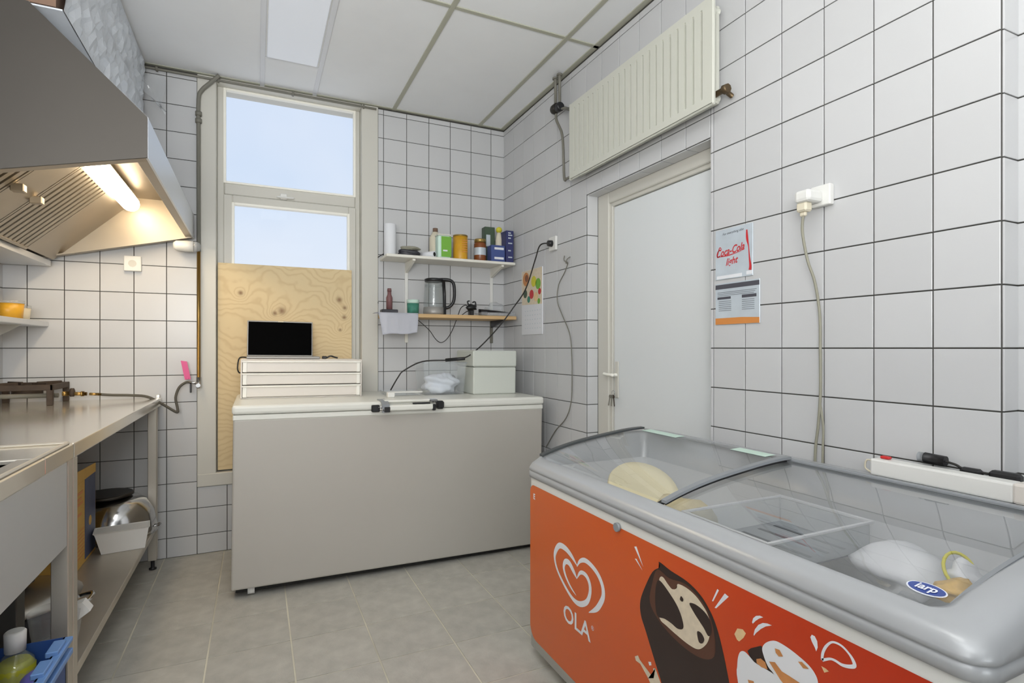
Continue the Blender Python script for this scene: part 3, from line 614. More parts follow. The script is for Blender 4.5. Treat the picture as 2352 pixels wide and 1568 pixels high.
# ------------------------------------------------------------------ right-hand shelves
def upright(t, x, z0, z1, m='white'):
    obj('upright', box(B(), x-.011, x+.011, 3.572, 3.581, z0, z1, .002), m, t)
t = thing('upper_shelf', 'white shelf with groceries, upper one of the two by the window', 'shelf', (1.16, 3.47, 1.735))
obj('board', box(B(), .722, 1.598, 3.362, 3.578, 1.739, 1.757, .003), 'shelfw', t)
for x in (.899, 1.510):
    upright(t, x, 1.39, 1.738)
    b = B(); prism(b, [(3.572, 1.738), (3.38, 1.738), (3.38, 1.726), (3.572, 1.672)], 'x', x-.009, x+.009); obj('bracket', b, 'shelfw', t)
t = thing('lower_shelf', 'pine shelf with the kettle, lower one of the two by the window', 'shelf', (1.15, 3.45, 1.36))
obj('board', box(B(), .715, 1.590, 3.33, 3.578, 1.366, 1.389, .002), 'pine', t)
for x in (.899, 1.510):
    upright(t, x, 1.21, 1.365, 'shelfw' if x < 1 else 'zinc')
    b = B(); prism(b, [(3.572, 1.366), (3.36, 1.366), (3.36, 1.358), (3.572, 1.318)], 'x', x-.008, x+.008); obj('bracket', b, 'shelfw' if x < 1 else 'black', t)
SZ = 1.7575; Z2 = 1.3895
t = thing('paper_roll', 'upright white paper roll at the left end of the upper shelf', 'paper roll', (.765, 3.46, SZ))
b = B(); lathe(b, [(.036, SZ), (.0375, SZ+.003), (.0375, SZ+.197), (.036, SZ+.20)], (.765, 3.46, 0), 28, capt=False); lathe(b, [(.036, SZ+.2), (.018, SZ+.2), (.018, SZ+.1)], (.765, 3.46, 0), 28, capb=False); obj('roll', b, 'paper', t)
t = thing('spray_pouch', 'dark folded pouch with beige top beside the paper roll', 'pouch', (.89, 3.46, SZ))
obj('pouch', blob(B(), (.889, 3.465, SZ+.028), (.072, .05, .03), 2, .12, 3, SZ), 'pouch', t); obj('pouch_top', blob(B(), (.895, 3.46, SZ+.056), (.062, .045, .016), 8, .1), 'pouchtop', t)
t = thing('cling_film_roll', 'white cardboard film roll lying with its dark hole to the front', 'roll', (1.02, 3.44, SZ))
mt = Matrix.Rotation(math.radians(35), 4, 'Z'); b = B(); lathe(b, [(.014, -.05), (.021, -.05), (.021, .075), (.014, .075)], (1.01, 3.44, SZ+.021), 18, 'y', False, False, mtx=mt); obj('tube', b, 'paper', t)
b = B(); lathe(b, [(.0142, -.046), (.0142, .07)], (1.01, 3.44, SZ+.021), 14, 'y', mtx=mt); obj('hole_shade', b, 'dark', t)  # dark plug stands in for the shade inside the hollow roll
t = thing('milk_jug', 'cream plastic bottle with brown cap behind the green tub', 'bottle', (1.07, 3.52, SZ))
obj('body', lathe(B(), [(.038, SZ), (.04, SZ+.01), (.04, SZ+.15), (.018, SZ+.19)], (1.08, 3.52, 0), 18), 'cream2', t); obj('cap', lathe(B(), [(.017, SZ+.19), (.017, SZ+.215)], (1.08, 3.52, 0), 12), 'carton', t)
t = thing('green_tub', 'white tub with bright green label on the upper shelf', 'tub', (1.11, 3.43, SZ))
obj('body', box(B(), 1.062, 1.150, 3.40, 3.47, SZ, SZ+.15, .012, 2), 'mint', t); obj('label', box(B(), 1.084, 1.151, 3.398, 3.40, SZ+.01, SZ+.142), 'green', t); obj('label_print', box(B(), 1.095, 1.125, 3.3968, 3.398, SZ+.045, SZ+.055), 'prwhite', t)
obj('lid', box(B(), 1.058, 1.154, 3.397, 3.473, SZ+.148, SZ+.158, .005), 'shelfw', t)
t = thing('yellow_tin', 'yellow-orange round tin in the middle of the upper shelf', 'tin', (1.228, 3.44, SZ))
obj('body', lathe(B(), [(.047, SZ), (.048, SZ+.004), (.048, SZ+.155)], (1.228, 3.44, 0), 24), 'yellow', t); obj('rim', lathe(B(), [(.049, SZ+.155), (.049, SZ+.165), (.046, SZ+.165)], (1.228, 3.44, 0), 24), 'gold', t)
b = B()
for k in range(6): box(b, 1.222, 1.262, 3.3915, 3.394, SZ+.05+k*.015, SZ+.054+k*.015)
obj('label_print', b, 'orangeprint', t)
t = thing('preserve_jar', 'glass jar of brown preserve with gold lid and pale label', 'jar', (1.365, 3.43, SZ))
obj('jar', lathe(B(), [(.036, SZ), (.041, SZ+.01), (.041, SZ+.115), (.036, SZ+.125)], (1.365, 3.43, 0), 20), 'jarbrown', t); obj('lid', lathe(B(), [(.038, SZ+.125), (.039, SZ+.147), (.036, SZ+.15)], (1.365, 3.43, 0), 20), 'gold', t)
obj('label', lathe(B(), [(.0417, SZ+.04), (.0417, SZ+.09)], (1.365, 3.43, 0), 20, capb=False, capt=False), 'silverposter', t)
t = thing('tea_box', 'dark green carton standing upright behind the low blue box', 'box', (1.46, 3.52, SZ))
obj('carton', box(B(), 1.425, 1.50, 3.49, 3.55, SZ, SZ+.255, .002), 'greenbox', t); obj('leaf_print', box(B(), 1.435, 1.465, 3.4885, 3.4905, SZ+.12, SZ+.20), 'silverposter', t)
t = thing('lemon_bottle', 'pale squeeze bottle with round yellow cap between the cartons', 'bottle', (1.525, 3.50, SZ))
obj('body', lathe(B(), [(.024, SZ), (.025, SZ+.16), (.018, SZ+.2), (.013, SZ+.215)], (1.522, 3.47, 0), 14), 'cream2', t); obj('cap', blob(B(), (1.522, 3.47, SZ+.235), (.022, .022, .022), 1, .02, 2), 'lemon', t)
t = thing('blue_box', 'low blue carton with white stripes in front on the upper shelf', 'box', (1.49, 3.40, SZ))
obj('carton', box(B(), 1.425, 1.525, 3.375, 3.45, SZ, SZ+.11, .002), 'blue2', t)
b = B(); box(b, 1.447, 1.515, 3.3735, 3.3755, SZ+.08, SZ+.095); box(b, 1.447, 1.515, 3.3735, 3.3755, SZ+.015, SZ+.03); obj('stripe', b, 'prwhite', t)
t = thing('navy_box', 'tall navy carton with white lettering at the right end of the upper shelf', 'box', (1.56, 3.40, SZ))
obj('carton', box(B(), 1.532, 1.588, 3.372, 3.47, SZ, SZ+.215, .002), 'navy', t)
b = B()
for k, z in enumerate((.03, .075, .125, .16, .18, .195)): box(b, 1.547, 1.577-.01*(k % 2), 3.3705, 3.3725, SZ+z, SZ+z+.008)
obj('lettering', b, 'silverposter', t)
# lower shelf things
t = thing('spice_bottle', 'small bottle of reddish spice with dark stand on the pine shelf', 'bottle', (.75, 3.42, Z2))
obj('stand', box(B(), .70, .80, 3.39, 3.45, Z2, Z2+.026, .004), 'pouch', t); obj('bottle', lathe(B(), [(.019, Z2+.026), (.02, Z2+.10), (.012, Z2+.12), (.012, Z2+.14)], (.752, 3.42, 0), 14), 'pinkbrown', t); obj('cap', lathe(B(), [(.014, Z2+.14), (.012, Z2+.158)], (.752, 3.42, 0), 12), 'pinkbrown', t)
t = thing('green_jar', 'clear jar of green powder with white lid left of the kettle', 'jar', (.91, 3.43, Z2))
obj('jar', lathe(B(), [(.036, Z2), (.038, Z2+.07)], (.905, 3.43, 0), 20), 'teal', t); obj('lid', lathe(B(), [(.039, Z2+.07), (.039, Z2+.093)], (.905, 3.43, 0), 20), 'mint', t)
t = thing('electric_kettle', 'glass electric kettle with black handle on the pine shelf', 'kettle', (1.05, 3.44, Z2)); kx, kyy = 1.045, 3.44
obj('base', lathe(B(), [(.066, Z2), (.068, Z2+.015), (.066, Z2+.05)], (kx, kyy, 0), 28), 'silver', t)
obj('glass_body', lathe(B(), [(.064, Z2+.05), (.066, Z2+.07), (.058, Z2+.20)], (kx, kyy, 0), 28, capb=False, capt=False), 'kettleglass', t)
obj('collar', lathe(B(), [(.0585, Z2+.185), (.058, Z2+.222)], (kx, kyy, 0), 28, capb=False), 'kettleglass', t)
obj('lid', lathe(B(), [(.058, Z2+.215), (.06, Z2+.232), (.045, Z2+.238)], (kx, kyy, 0), 28), 'black', t)
b = B(); hp = smooth_pts([(kx+.035, kyy-.01, Z2+.232), (kx+.09, kyy-.03, Z2+.23), (kx+.122, kyy-.035, Z2+.21), (kx+.130, kyy-.035, Z2+.15), (kx+.125, kyy-.03, Z2+.09), (kx+.10, kyy-.02, Z2+.055), (kx+.062, kyy-.01, Z2+.045)], 4); tube(b, hp, .0105, 8)
tube(b, [(kx+.055, kyy-.035, Z2+.225), (kx+.062, kyy-.03, Z2+.14), (kx+.064, kyy-.03, Z2+.0)], .011, 8); obj('handle', b, 'black', t)
b = B(); tube(b, smooth_pts([(1.21, 3.43, Z2+.006), (1.225, 3.42, Z2+.05), (1.26, 3.42, Z2+.07), (1.29, 3.43, Z2+.04)], 4), .003, 6); tube(b, smooth_pts([(1.235, 3.43, Z2+.004), (1.27, 3.42, Z2+.03), (1.30, 3.43, Z2+.03)], 4), .003, 6)
t = thing('milk_frother', 'small black appliance with coiled cords on the pine shelf', 'appliance', (1.31, 3.43, Z2)); obj('cord', b, 'blackcord', t)
b = blob(B(), (1.30, 3.43, Z2+.055), (.036, .03, .024), 4, .2, 2); box(b, 1.285, 1.315, 3.41, 3.45, Z2, Z2+.04, .005); tube(b, smooth_pts([(1.285, 3.43, Z2+.07), (1.275, 3.43, Z2+.095), (1.29, 3.43, Z2+.10)], 3), .005, 6); tube(b, smooth_pts([(1.31, 3.43, Z2+.09), (1.33, 3.43, Z2+.095), (1.335, 3.43, Z2+.06)], 3), .005, 6); obj('body', b, 'black', t)
t = thing('utensil_tray', 'flat clear tray with black utensils at the right of the pine shelf', 'tray', (1.46, 3.42, Z2))
b = B(); frus(b, [(-.12, -.06), (.12, -.06), (.12, .06), (-.12, .06)], [(-.125, -.065), (.125, -.065), (.125, .065), (-.125, .065)], Z2+.001, Z2+.023, (1.465, 3.41)); obj('tray', b, 'film', t)
b = B(); tube(b, [(1.345, 3.40, Z2+.035), (1.48, 3.40, Z2+.03), (1.58, 3.40, Z2+.022)], [.012, .008, .005], 8); box(b, 1.35, 1.40, 3.37, 3.43, Z2+.004, Z2+.04, .006); obj('black_utensil', b, 'black', t)
obj('clear_wrap', blob(B(), (1.49, 3.46, Z2+.055), (.07, .04, .04), 6, .2), 'film', t)
# towel over the shelf end
b = B(); G = []; r = random.Random(4)
for i in range(15):
    u = i/14; row = []
    for j in range(14):
        v = j/13; x = .67+u*.225+.02*math.sin(3*v+1)*(u-.5)+.004*math.sin(u*19)
        if v < .3: q = v/.3; y, z = 3.50-.178*q, Z2+.0035+.001*math.sin(u*9)
        else: q = (v-.3)/.7; y, z = 3.318-.006*math.sin(q*3)+.005*math.sin(u*22+q*2)*q, Z2+.003-.137*q*(1-.10*u)+.004*math.sin(u*7)*q
        row.append(b.verts.new((x+(.012 if v > .3 else 0)*v, y, z)))
    G.append(row)
for i in range(14):
    for j in range(13): f = b.faces.new((G[i][j], G[i+1][j], G[i+1][j+1], G[i][j+1])); f.smooth = True
bmesh.ops.solidify(b, geom=b.faces[:], thickness=.0015)
single('dish_cloth', b, 'bag', 'thin white cloth hanging over the left end of the pine shelf', 'cloth')
b = B(); tube(b, smooth_pts([(.735, 3.50, 1.775), (.715, 3.575, 1.765), (.685, 3.578, 1.72), (.668, 3.578, 1.62), (.682, 3.578, 1.54), (.715, 3.578, 1.465)], 5), .0028, 6)
single('thin_cable', b, 'blackcord', 'thin dark cable hanging in an arc left of both shelves', 'cable')
b = B(); tube(b, smooth_pts([(.95, 3.50, 1.363), (1.03, 3.50, 1.296), (1.075, 3.5, 1.236), (1.111, 3.5, 1.212), (1.15, 3.5, 1.231), (1.19, 3.5, 1.289), (1.221, 3.5, 1.363)], 5), .0025, 6)
single('looped_cable', b, 'blackcord', 'dark cable loop hanging below the pine shelf', 'cable')
# ------------------------------------------------------------------ chest freezer
TH = .012; FX0, FX1, FY0, FY1 = -.109, 1.518, 2.845, 3.53
t = thing('chest_freezer', 'large white chest freezer with a solid lid under the shelves', 'freezer', (FX0, FY0, 0), rot=(0, TH, 0))
obj('body', box(B(), FX0, FX1, FY0, FY1, .046, .842, .008, 2), 'enamel', t)
obj('plinth', box(B(), FX0+.02, FX1-.02, FY0+.03, FY1-.03, .024, .05), 'dark', t)
obj('body_rim', box(B(), FX0-.002, FX1+.002, FY0-.003, FY1+.002, .836, .862, .004), 'lid', t)
obj('lid', box(B(), FX0-.006, FX1+.006, FY0-.012, FY1+.01, .864, .908, .014, 3), 'lid', t)
b = B(); lathe(b, [(.019, FX0+.07), (.019, FX0+.10)], (0, FY0+.04, .026), 14, 'x'); obj('caster', b, 'white', t)
h0 = .53
h = obj('lid_handle', box(box(B(), h0+.065, h0+.31, FY0-.060, FY0-.022, .862, .892, .008, 2), h0+.05, h0+.30, FY0-.03, FY0+.03, .900, .915, .006), 'lid', t, label='white lid handle bar with black clamps')
obj('clamp_block', box(B(), h0-.01, h0+.030, FY0-.032, FY0-.008, .856, .892, .004), 'black', h)
b = B(); prism(b, [(FY0+.07, .908), (FY0+.07, .914), (FY0-.02, .914), (FY0-.066, .896), (FY0-.066, .856), (FY0-.06, .856), (FY0-.056, .89), (FY0-.018, .908)], 'x', h0+.035, h0+.072); obj('clamp_strap', b, 'greymid', h)
obj('clamp_block', box(B(), h0+.045, h0+.075, FY0-.068, FY0-.02, .856, .885, .003), 'black', h)
b = B(); tube(b, [(h0+.03, FY0-.05, .872), (h0+.045, FY0-.07, .868)], .006, 6); tube(b, [(h0+.02, FY0-.04, .880), (h0+.05, FY0-.05, .884)], .004, 6); obj('clamp_screw', b, 'chrome', h)
obj('clamp_block', box(B(), h0+.300, h0+.318, FY0-.062, FY0-.02, .858, .890, .003), 'black', h)
obj('clamp_block', box(B(), h0+.33, h0+.37, FY0-.045, FY0-.008, .862, .905, .008), 'black', h)
obj('clamp_screw', box(B(), h0+.29, h0+.335, FY0-.04, FY0+.02, .898, .914, .004), 'chrome', h)
obj('clamp_block', box(B(), h0+.195, h0+.29, FY0-.055, FY0-.044, .893, .901, .002), 'black', h)
ZL = lambda x: .909-TH*(x-FX0)
# on the freezer
t = thing('drawer_unit', 'white milky three-drawer unit on the chest freezer', 'drawers', (-.078, 3.2, ZL(-.078)), rot=(0, TH, 0)); z0 = ZL(-.078); dx0, dx1, dy0, dy1 = -.078, .545, 3.20, 3.53
b = B(); box(b, dx0, dx0+.008, dy0, dy1, z0, z0+.205, .002); box(b, dx1-.008, dx1, dy0, dy1, z0, z0+.205, .002); box(b, dx0, dx1, dy0, dy1, z0+.20, z0+.208, .003); box(b, dx0, dx1, dy1-.006, dy1, z0, z0+.2); box(b, dx0+.008, dx1-.008, dy0+.01, dy1, z0, z0+.004); obj('casing', b, 'drawer', t)
for k in range(3):
    za = z0+.006+k*.066; d = obj('drawer', box(B(), dx0+.012, dx1-.012, dy0+.004, dy1-.02, za, za+.058, .004), 'drawer', t)
    obj('drawer_rim', box(B(), dx0+.006, dx1-.006, dy0-.006, dy0+.010, za+.052, za+.062, .003), 'drawerrim', d)
    for xa_ in (dx0+.010, dx1-.03): obj('corner_strip', box(B(), xa_, xa_+.02, dy0-.002, dy0+.006, za, za+.055, .002), 'drawerrim', d)
zt = z0+.209
t = thing('laptop', 'open laptop with a black screen on the drawer unit', 'laptop', (-.05, 3.26, zt), rot=(0, TH, 0))
obj('keyboard_deck', box(B(), -.050, .322, 3.225, 3.46, zt, zt+.014, .004), 'silver', t)
b = B(); box(b, -.050, .300, -.004, .004, 0, .205, .003)
scr = Matrix.Translation((0, 3.425, zt+.012)) @ Matrix.Rotation(math.radians(-8), 4, 'X'); b.transform(scr); sc_ = obj('screen_lid', b, 'silver', t)
b = B(); box(b, -.044, .294, -.0052, -.0035, .006, .198); b.transform(scr); obj('display', b, 'screen', sc_)
b = B(); box(b, .11, .14, -.006, -.003, .1985, .2035, .001); b.transform(scr); obj('webcam', b, 'cream2', sc_)
t = thing('small_charger', 'small black charger lying right of the laptop', 'charger', (.37, 3.25, zt-.004))
b = box(B(), .335, .36, 3.24, 3.26, zt-.004, zt+.012, .003); tube(b, smooth_pts([(.36, 3.25, zt+.002), (.38, 3.245, zt+.012), (.40, 3.25, zt+.006), (.42, 3.25, zt+.001)], 3), .005, 6); obj('charger_body', b, 'black', t)
b = B(); tube(b, smooth_pts([(-.05, 3.40, zt+.005), (-.085, 3.35, zt+.002), (-.094, 3.33, zt-.05), (-.088, 3.34, zt-.075), (-.079, 3.36, zt-.08)], 4), .004, 6); single('short_cable', b, 'blackcord', 'short black cable hooked over the left side of the drawer unit', 'cable')
zb = ZL(1.2)
t = thing('foam_box', 'white polystyrene box with a lid seam on the freezer', 'box', (1.19, 3.1, zb), rot=(0, TH, 0))
obj('body', box(B(), 1.19, 1.475, 3.10, 3.40, zb, zb+.165, .006), 'poly', t); obj('lid', box(B(), 1.186, 1.479, 3.096, 3.404, zb+.168, zb+.268, .008), 'poly', t)
single('crumpled_wrap', blob(B(), (1.157, 3.375, zb+.05), (.022, .04, .05), 9, .2, 3, zb), 'dark', 'dark crumpled thing behind the clear tub', 'wrapping')
zc = ZL(.95)+.001
t = thing('clear_tub', 'clear plastic tub holding a white bag on the freezer', 'tub', (1.02, 3.22, zc))
b = B(); frus(b, [(-.12, -.085), (.12, -.085), (.12, .085), (-.12, .085)], [(-.135, -.10), (.135, -.10), (.135, .10), (-.135, .10)], zc, zc+.19, (1.02, 3.22)); obj('body', b, 'tubclear', t)
b = B(); 
for q in ((-.14, .14, -.105, -.098), (-.14, .14, .098, .105), (-.14, -.133, -.105, .105), (.133, .14, -.105, .105)): box(b, 1.02+q[0], 1.02+q[1], 3.22+q[2], 3.22+q[3], zc+.184, zc+.192, .002)
obj('rim', b, 'tubclear', t)
single('plastic_bag', blob(B(), (1.02, 3.22, zc+.062), (.105, .075, .062), 11, .22, 4, zc+.005), 'bag', 'crumpled white plastic bag inside the clear tub', 'bag')
zd = ZL(.75)
t = thing('tray', 'thin white plastic tray lying left of the clear tub', 'tray', (.80, 3.2, zd), rot=(0, TH, 0))
b = B(); frus(b, [(-.095, -.09), (.095, -.09), (.095, .09), (-.095, .09)], [(-.105, -.10), (.105, -.10), (.105, .10), (-.105, .10)], zd, zd+.022, (.775, 3.22)); obj('body', b, 'tubclear', t); obj('rim', box(B(), .67, .88, 3.115, 3.122, zd+.018, zd+.026, .002), 'white', t)
t = thing('power_brick', 'small white plug block at the end of the black cord', 'plug', (.675, 3.06, zd)); obj('block', box(B(), .66, .70, 3.04, 3.08, zd, zd+.028, .004), 'white', t)
b = B(); cp = smooth_pts([(1.585, 2.84, 1.795), (1.56, 2.93, 1.80), (1.56, 3.0, 1.72), (1.545, 3.10, 1.55), (1.50, 3.18, 1.44), (1.42, 3.20, 1.33), (1.33, 3.20, 1.235), (1.24, 3.17, 1.165), (1.15, 3.13, 1.118), (1.04, 3.12, 1.103), (.88, 3.12, 1.096), (.77, 3.12, 1.045), (.735, 3.11, 1.01), (.68, 3.06, .94)], 6); tube(b, cp, .0042, 6)
t = thing('power_cable', 'black power cord sagging from the wall socket to the freezer top', 'cord', (1.2, 3.15, .94)); obj('cord', b, 'blackcord', t)
b = B(); tube(b, [(1.14, 3.115, 1.112), (1.02, 3.115, 1.103)], .010, 8); obj('inline_adapter', b, 'black', t)
b = B(); lathe(b, [(.017, 1.562), (.02, 1.588)], (0, 2.84, 1.795), 10, 'x'); obj('plug', b, 'black', t)
wall_socket('wall_socket', 'white socket in the right wall holding the black plug', (1.606, 2.84, 1.795), .08, .082, 'x', .016)
t = thing('hook_cable', 'thin grey cable hanging from a hook beside the door', 'cable', (1.6, 2.68, .575))
b = B(); tube(b, smooth_pts([(1.598, 2.672, 1.654), (1.6, 2.71, 1.609), (1.6, 2.78, 1.542), (1.6, 2.795, 1.454), (1.6, 2.745, 1.374), (1.6, 2.657, 1.259), (1.6, 2.634, 1.148), (1.6, 2.629, 1.026), (1.6, 2.638, .879), (1.6, 2.696, .775), (1.6, 2.821, .683), (1.6, 2.928, .575)], 5), .003, 6); obj('cable', b, 'zinc', t)
b = B(); tube(b, smooth_pts([(1.606, 2.66, 1.69), (1.585, 2.66, 1.675), (1.585, 2.67, 1.655), (1.6, 2.675, 1.66)], 3), .003, 6); tube(b, smooth_pts([(1.6, 2.675, 1.66), (1.59, 2.70, 1.675), (1.59, 2.695, 1.70)], 3), .003, 6); obj('hook', b, 'zinc', t)
# calendar
t = thing('calendar', 'wall calendar with food pictures on top and dates below', 'calendar', (1.6, 3.13, 1.26))
cX = 1.602
obj('sheet', box(B(), cX, cX+.006, 2.985, 3.275, 1.262, 1.682, .001), 'paper', t)
b = B(); prism(b, [(2.988, 1.45), (3.27, 1.46), (3.27, 1.68), (2.988, 1.68)], 'x', cX-.0004, cX); obj('picture', b, 'cream_print', t)
def disc(y, z, r, m, x, n=14, ry=1):
    b = B(); vs = [b.verts.new((x, y+r*ry*math.cos(2*PI*k/n), z+r*math.sin(2*PI*k/n))) for k in range(n)]; b.faces.new(vs); return b
for (y, z, r, m) in ((3.21, 1.625, .045, 'nutp'), (3.20, 1.63, .024, 'jarbrown'), (3.10, 1.60, .035, 'lemon'), (3.04, 1.58, .035, 'green'), (3.22, 1.53, .028, 'greenbox'), (3.13, 1.52, .03, 'redprint'), (3.07, 1.50, .03, 'nutl'), (3.02, 1.53, .02, 'redprint'), (3.17, 1.49, .022, 'teal'), (3.03, 1.47, .018, 'green')):
    obj('print', disc(y, z, r, m, cX-.0008 if m != 'jarbrown' else cX-.0012), m, t)
b = B()
for j in range(5):
    for i in range(7): box(b, cX-.0004, cX, 3.01+i*.034, 3.019+i*.034, 1.30+j*.028, 1.306+j*.028)
obj('dates', b, 'silverposter', t)
# ------------------------------------------------------------------ radiator
RX, RY0, RY1, RZ0, RZ1 = 1.53, 1.523, 2.541, 2.080, 2.491
t = thing('radiator', 'white ribbed panel radiator mounted high above the door', 'radiator', (1.57, 2.03, RZ0))
nr = 22; pitch = (RY1-RY0-.06)/nr
def panel(x, name):
    b = B(); sec = [(RY0, 0)]; 
    for k in range(nr):
        y = RY0+.03+k*pitch; sec += [(y+.017, 0), (y+.0185, .02), (y+.027, .02), (y+.0285, 0)]
    sec.append((RY1, 0))
    def dep(z): 
        e_ = min(z-RZ0, RZ1-z); return max(0, min(1, (e_-.035)/.012))
    zs_ = [RZ0+.006, RZ0+.035, RZ0+.047, RZ1-.047, RZ1-.035, RZ1-.006]; G = []
    for z in zs_: G.append([b.verts.new((x+d*dep(z), y, z)) for y, d in sec])
    for i in range(len(zs_)-1):
        for j in range(len(sec)-1): b.faces.new((G[i][j], G[i][j+1], G[i+1][j+1], G[i+1][j]))
    for a, c in ((RY0, RY0), (RY1, RY1)): pass
    box(b, x+.004, x+.016, RY0-.004, RY1+.004, RZ0, RZ0+.010, .004); box(b, x+.004, x+.016, RY0-.004, RY1+.004, RZ1-.010, RZ1, .004); box(b, x, x+.016, RY0-.006, RY0+.004, RZ0, RZ1, .004); box(b, x, x+.016, RY1-.004, RY1+.006, RZ0, RZ1, .004)
    return obj(name, b, 'radiator', t)
panel(RX, 'front_panel'); obj('back_panel', box(B(), 1.575, 1.592, RY0+.02, RY1-.02, RZ0+.02, RZ1-.02, .004), 'radiator', t)
b = B()
for y in (RY0+.03, RY1-.03):
    for z in (RZ0+.04, RZ1-.04): tube(b, [(1.55, y, z), (1.592, y, z)], .014, 8)
obj('connection', b, 'radiator', t); obj('wall_bracket', box(box(B(), 1.59, 1.609, RY0+.2, RY0+.23, RZ0+.05, RZ1-.05), 1.59, 1.609, RY1-.23, RY1-.2, RZ0+.05, RZ1-.05), 'radiator', t)
b = B(); tube(b, [(1.56, RY0+.02, RZ0+.045), (1.56, RY0-.035, RZ0+.045)], .011, 8); lathe(b, [(.016, RY0-.05), (.018, RY0-.03)], (1.56, 0, RZ0+.045), 8, 'y'); tube(b, [(1.56, RY0-.03, RZ0+.045), (1.60, RY0-.03, RZ0+.03)], .009, 6); obj('drain_valve', b, 'oldbrass', t)
t2 = thing('heating_pipe', 'grey heating pipes with a valve left of the radiator', 'pipe', (1.56, 2.7, 2.12))
b = B(); tube(b, [(1.56, 2.748, 2.735), (1.56, 2.744, 2.55)], .0085, 8); obj('pipe', b, 'zinc', t2)
b = B(); tube(b, [(1.56, 2.700, 2.735), (1.56, 2.698, 2.53), (1.56, 2.64, 2.515), (1.56, 2.56, 2.47)], .0085, 8); obj('pipe', b, 'zinc', t2)
b = B(); tube(b, smooth_pts([(1.56, 2.741, 2.54), (1.56, 2.738, 2.49), (1.56, 2.70, 2.43), (1.56, 2.676, 2.39), (1.56, 2.660, 2.32), (1.56, 2.648, 2.13), (1.56, 2.62, 2.115), (1.56, 2.545, 2.115)], 4), .0075, 8); obj('pipe', b, 'zinc', t2)
b = B(); lathe(b, [(.024, 2.712), (.028, 2.72), (.028, 2.752), (.022, 2.765)], (1.555, 0, 2.548), 12, 'y'); obj('valve_body', b, 'steel_dark', t2); b = B(); lathe(b, [(.02, 2.672), (.026, 2.68), (.024, 2.712)], (1.555, 0, 2.54), 12, 'y'); obj('valve_cap', b, 'black', t2)
for y in (2.748, 2.700): obj('pipe_collar', lathe(B(), [(.017, 2.722), (.017, 2.731)], (1.56, y, 0), 10), 'zinc', t2)
# ------------------------------------------------------------------ posters and socket on the right wall
PX = 1.603
t = thing('soft_drink_poster', 'silver soft drink poster with red script on the right wall', 'poster', (PX, 1.49, 1.434))
obj('sheet', box(B(), PX, PX+.003, 1.402, 1.577, 1.434, 1.623, .001), 'silverposter', t)
def label_text(s, size, y, z, m, parent, shear=0, xs=1, rot=0, x=PX-.0006, bold=0, name='lettering'):
    R = Vector((0, -1, 0)); U = Vector((0, 0, 1)); R2 = (R*math.cos(rot)+U*math.sin(rot)); U2 = (U*math.cos(rot)-R*math.sin(rot))
    return obj(name, text_mesh(s, size, ((x, y, z), R2, U2), shear, xs, bold), m, parent)
label_text('For everything else', .0135, 1.492, 1.606, 'darkprint', t, .3, .95, .04)
label_text('Coca-Cola', .040, 1.508, 1.538, 'redprint', t, .45, .78, .10, bold=.0008)
label_text('light', .036, 1.500, 1.498, 'redprint', t, .45, .9, .10, bold=.0006)
b = B(); stroke(b, [(1.568, 1.520, .003), (1.556, 1.556, .004), (1.545, 1.548, .002)], 'x', PX-.0006); stroke(b, [(1.56, 1.522, .002), (1.51, 1.522, .004), (1.45, 1.530, .001)], 'x', PX-.0006); obj('script_flourish', b, 'redprint', t)
b = B(); stroke(b, [(1.428, 1.602, .006), (1.426, 1.57, .010), (1.420, 1.54, .004), (1.416, 1.50, .006), (1.412, 1.47, .010), (1.414, 1.455, .012)], 'x', PX-.0006); obj('bottle_print', b, 'redprint', t)
b = B(); box(b, PX-.0006, PX, 1.45, 1.57, 1.437, 1.449); box(b, PX-.0006, PX, 1.404, 1.43, 1.44, 1.453); obj('white_band', b, 'prwhite', t)
t = thing('notice_sheet', 'white notice with dark header and orange foot below the silver poster', 'notice', (PX, 1.475, 1.263))
obj('sheet', box(B(), PX, PX+.003, 1.372, 1.577, 1.263, 1.420, .001), 'silverposter', t)
obj('header', box(B(), PX-.0006, PX, 1.373, 1.576, 1.398, 1.415), 'darkprint', t)
b = B(); box(b, PX-.0006, PX, 1.386, 1.450, 1.358, 1.369); box(b, PX-.0006, PX, 1.502, 1.566, 1.359, 1.368); obj('button_print', b, 'darkprint', t)
b = B()
for k in range(3): box(b, PX-.0006, PX, 1.385+.006*k, 1.566, 1.384-.006*k, 1.386-.006*k)
for k in range(6): box(b, PX-.0006, PX, 1.395, 1.45, 1.35-.007*k, 1.352-.007*k); box(b, PX-.0006, PX, 1.50, 1.56, 1.35-.007*k, 1.352-.007*k)
obj('text_lines', b, 'greyprint', t)
b = B(); prism(b, [(1.576, 1.264), (1.373, 1.264), (1.373, 1.284), (1.45, 1.288), (1.576, 1.288)], 'x', PX-.0006, PX); obj('footer', b, 'orangeprint', t)
t = thing('socket_adapter', 'white wall socket with a bulky adapter plug on the right wall', 'socket', (1.6, 1.15, 1.60))
obj('cover', box(B(), 1.585, 1.606, 1.10, 1.165, 1.615, 1.68, .004, 2), 'white', t)
b = B(); prism(b, [(1.585, 1.618), (1.585, 1.668), (1.50, 1.66), (1.488, 1.65), (1.488, 1.625), (1.50, 1.618)], 'y', 1.118, 1.162)
b.verts.ensure_lookup_table(); b.clear(); 
box(b, 1.52, 1.588, 1.122, 1.175, 1.625, 1.662, .01, 2); obj('adapter', b, 'white', t)
obj('plug', box(box(B(), 1.53, 1.562, 1.14, 1.175, 1.598, 1.628, .005), 1.54, 1.552, 1.15, 1.17, 1.585, 1.60, .003), 'cream2', t)
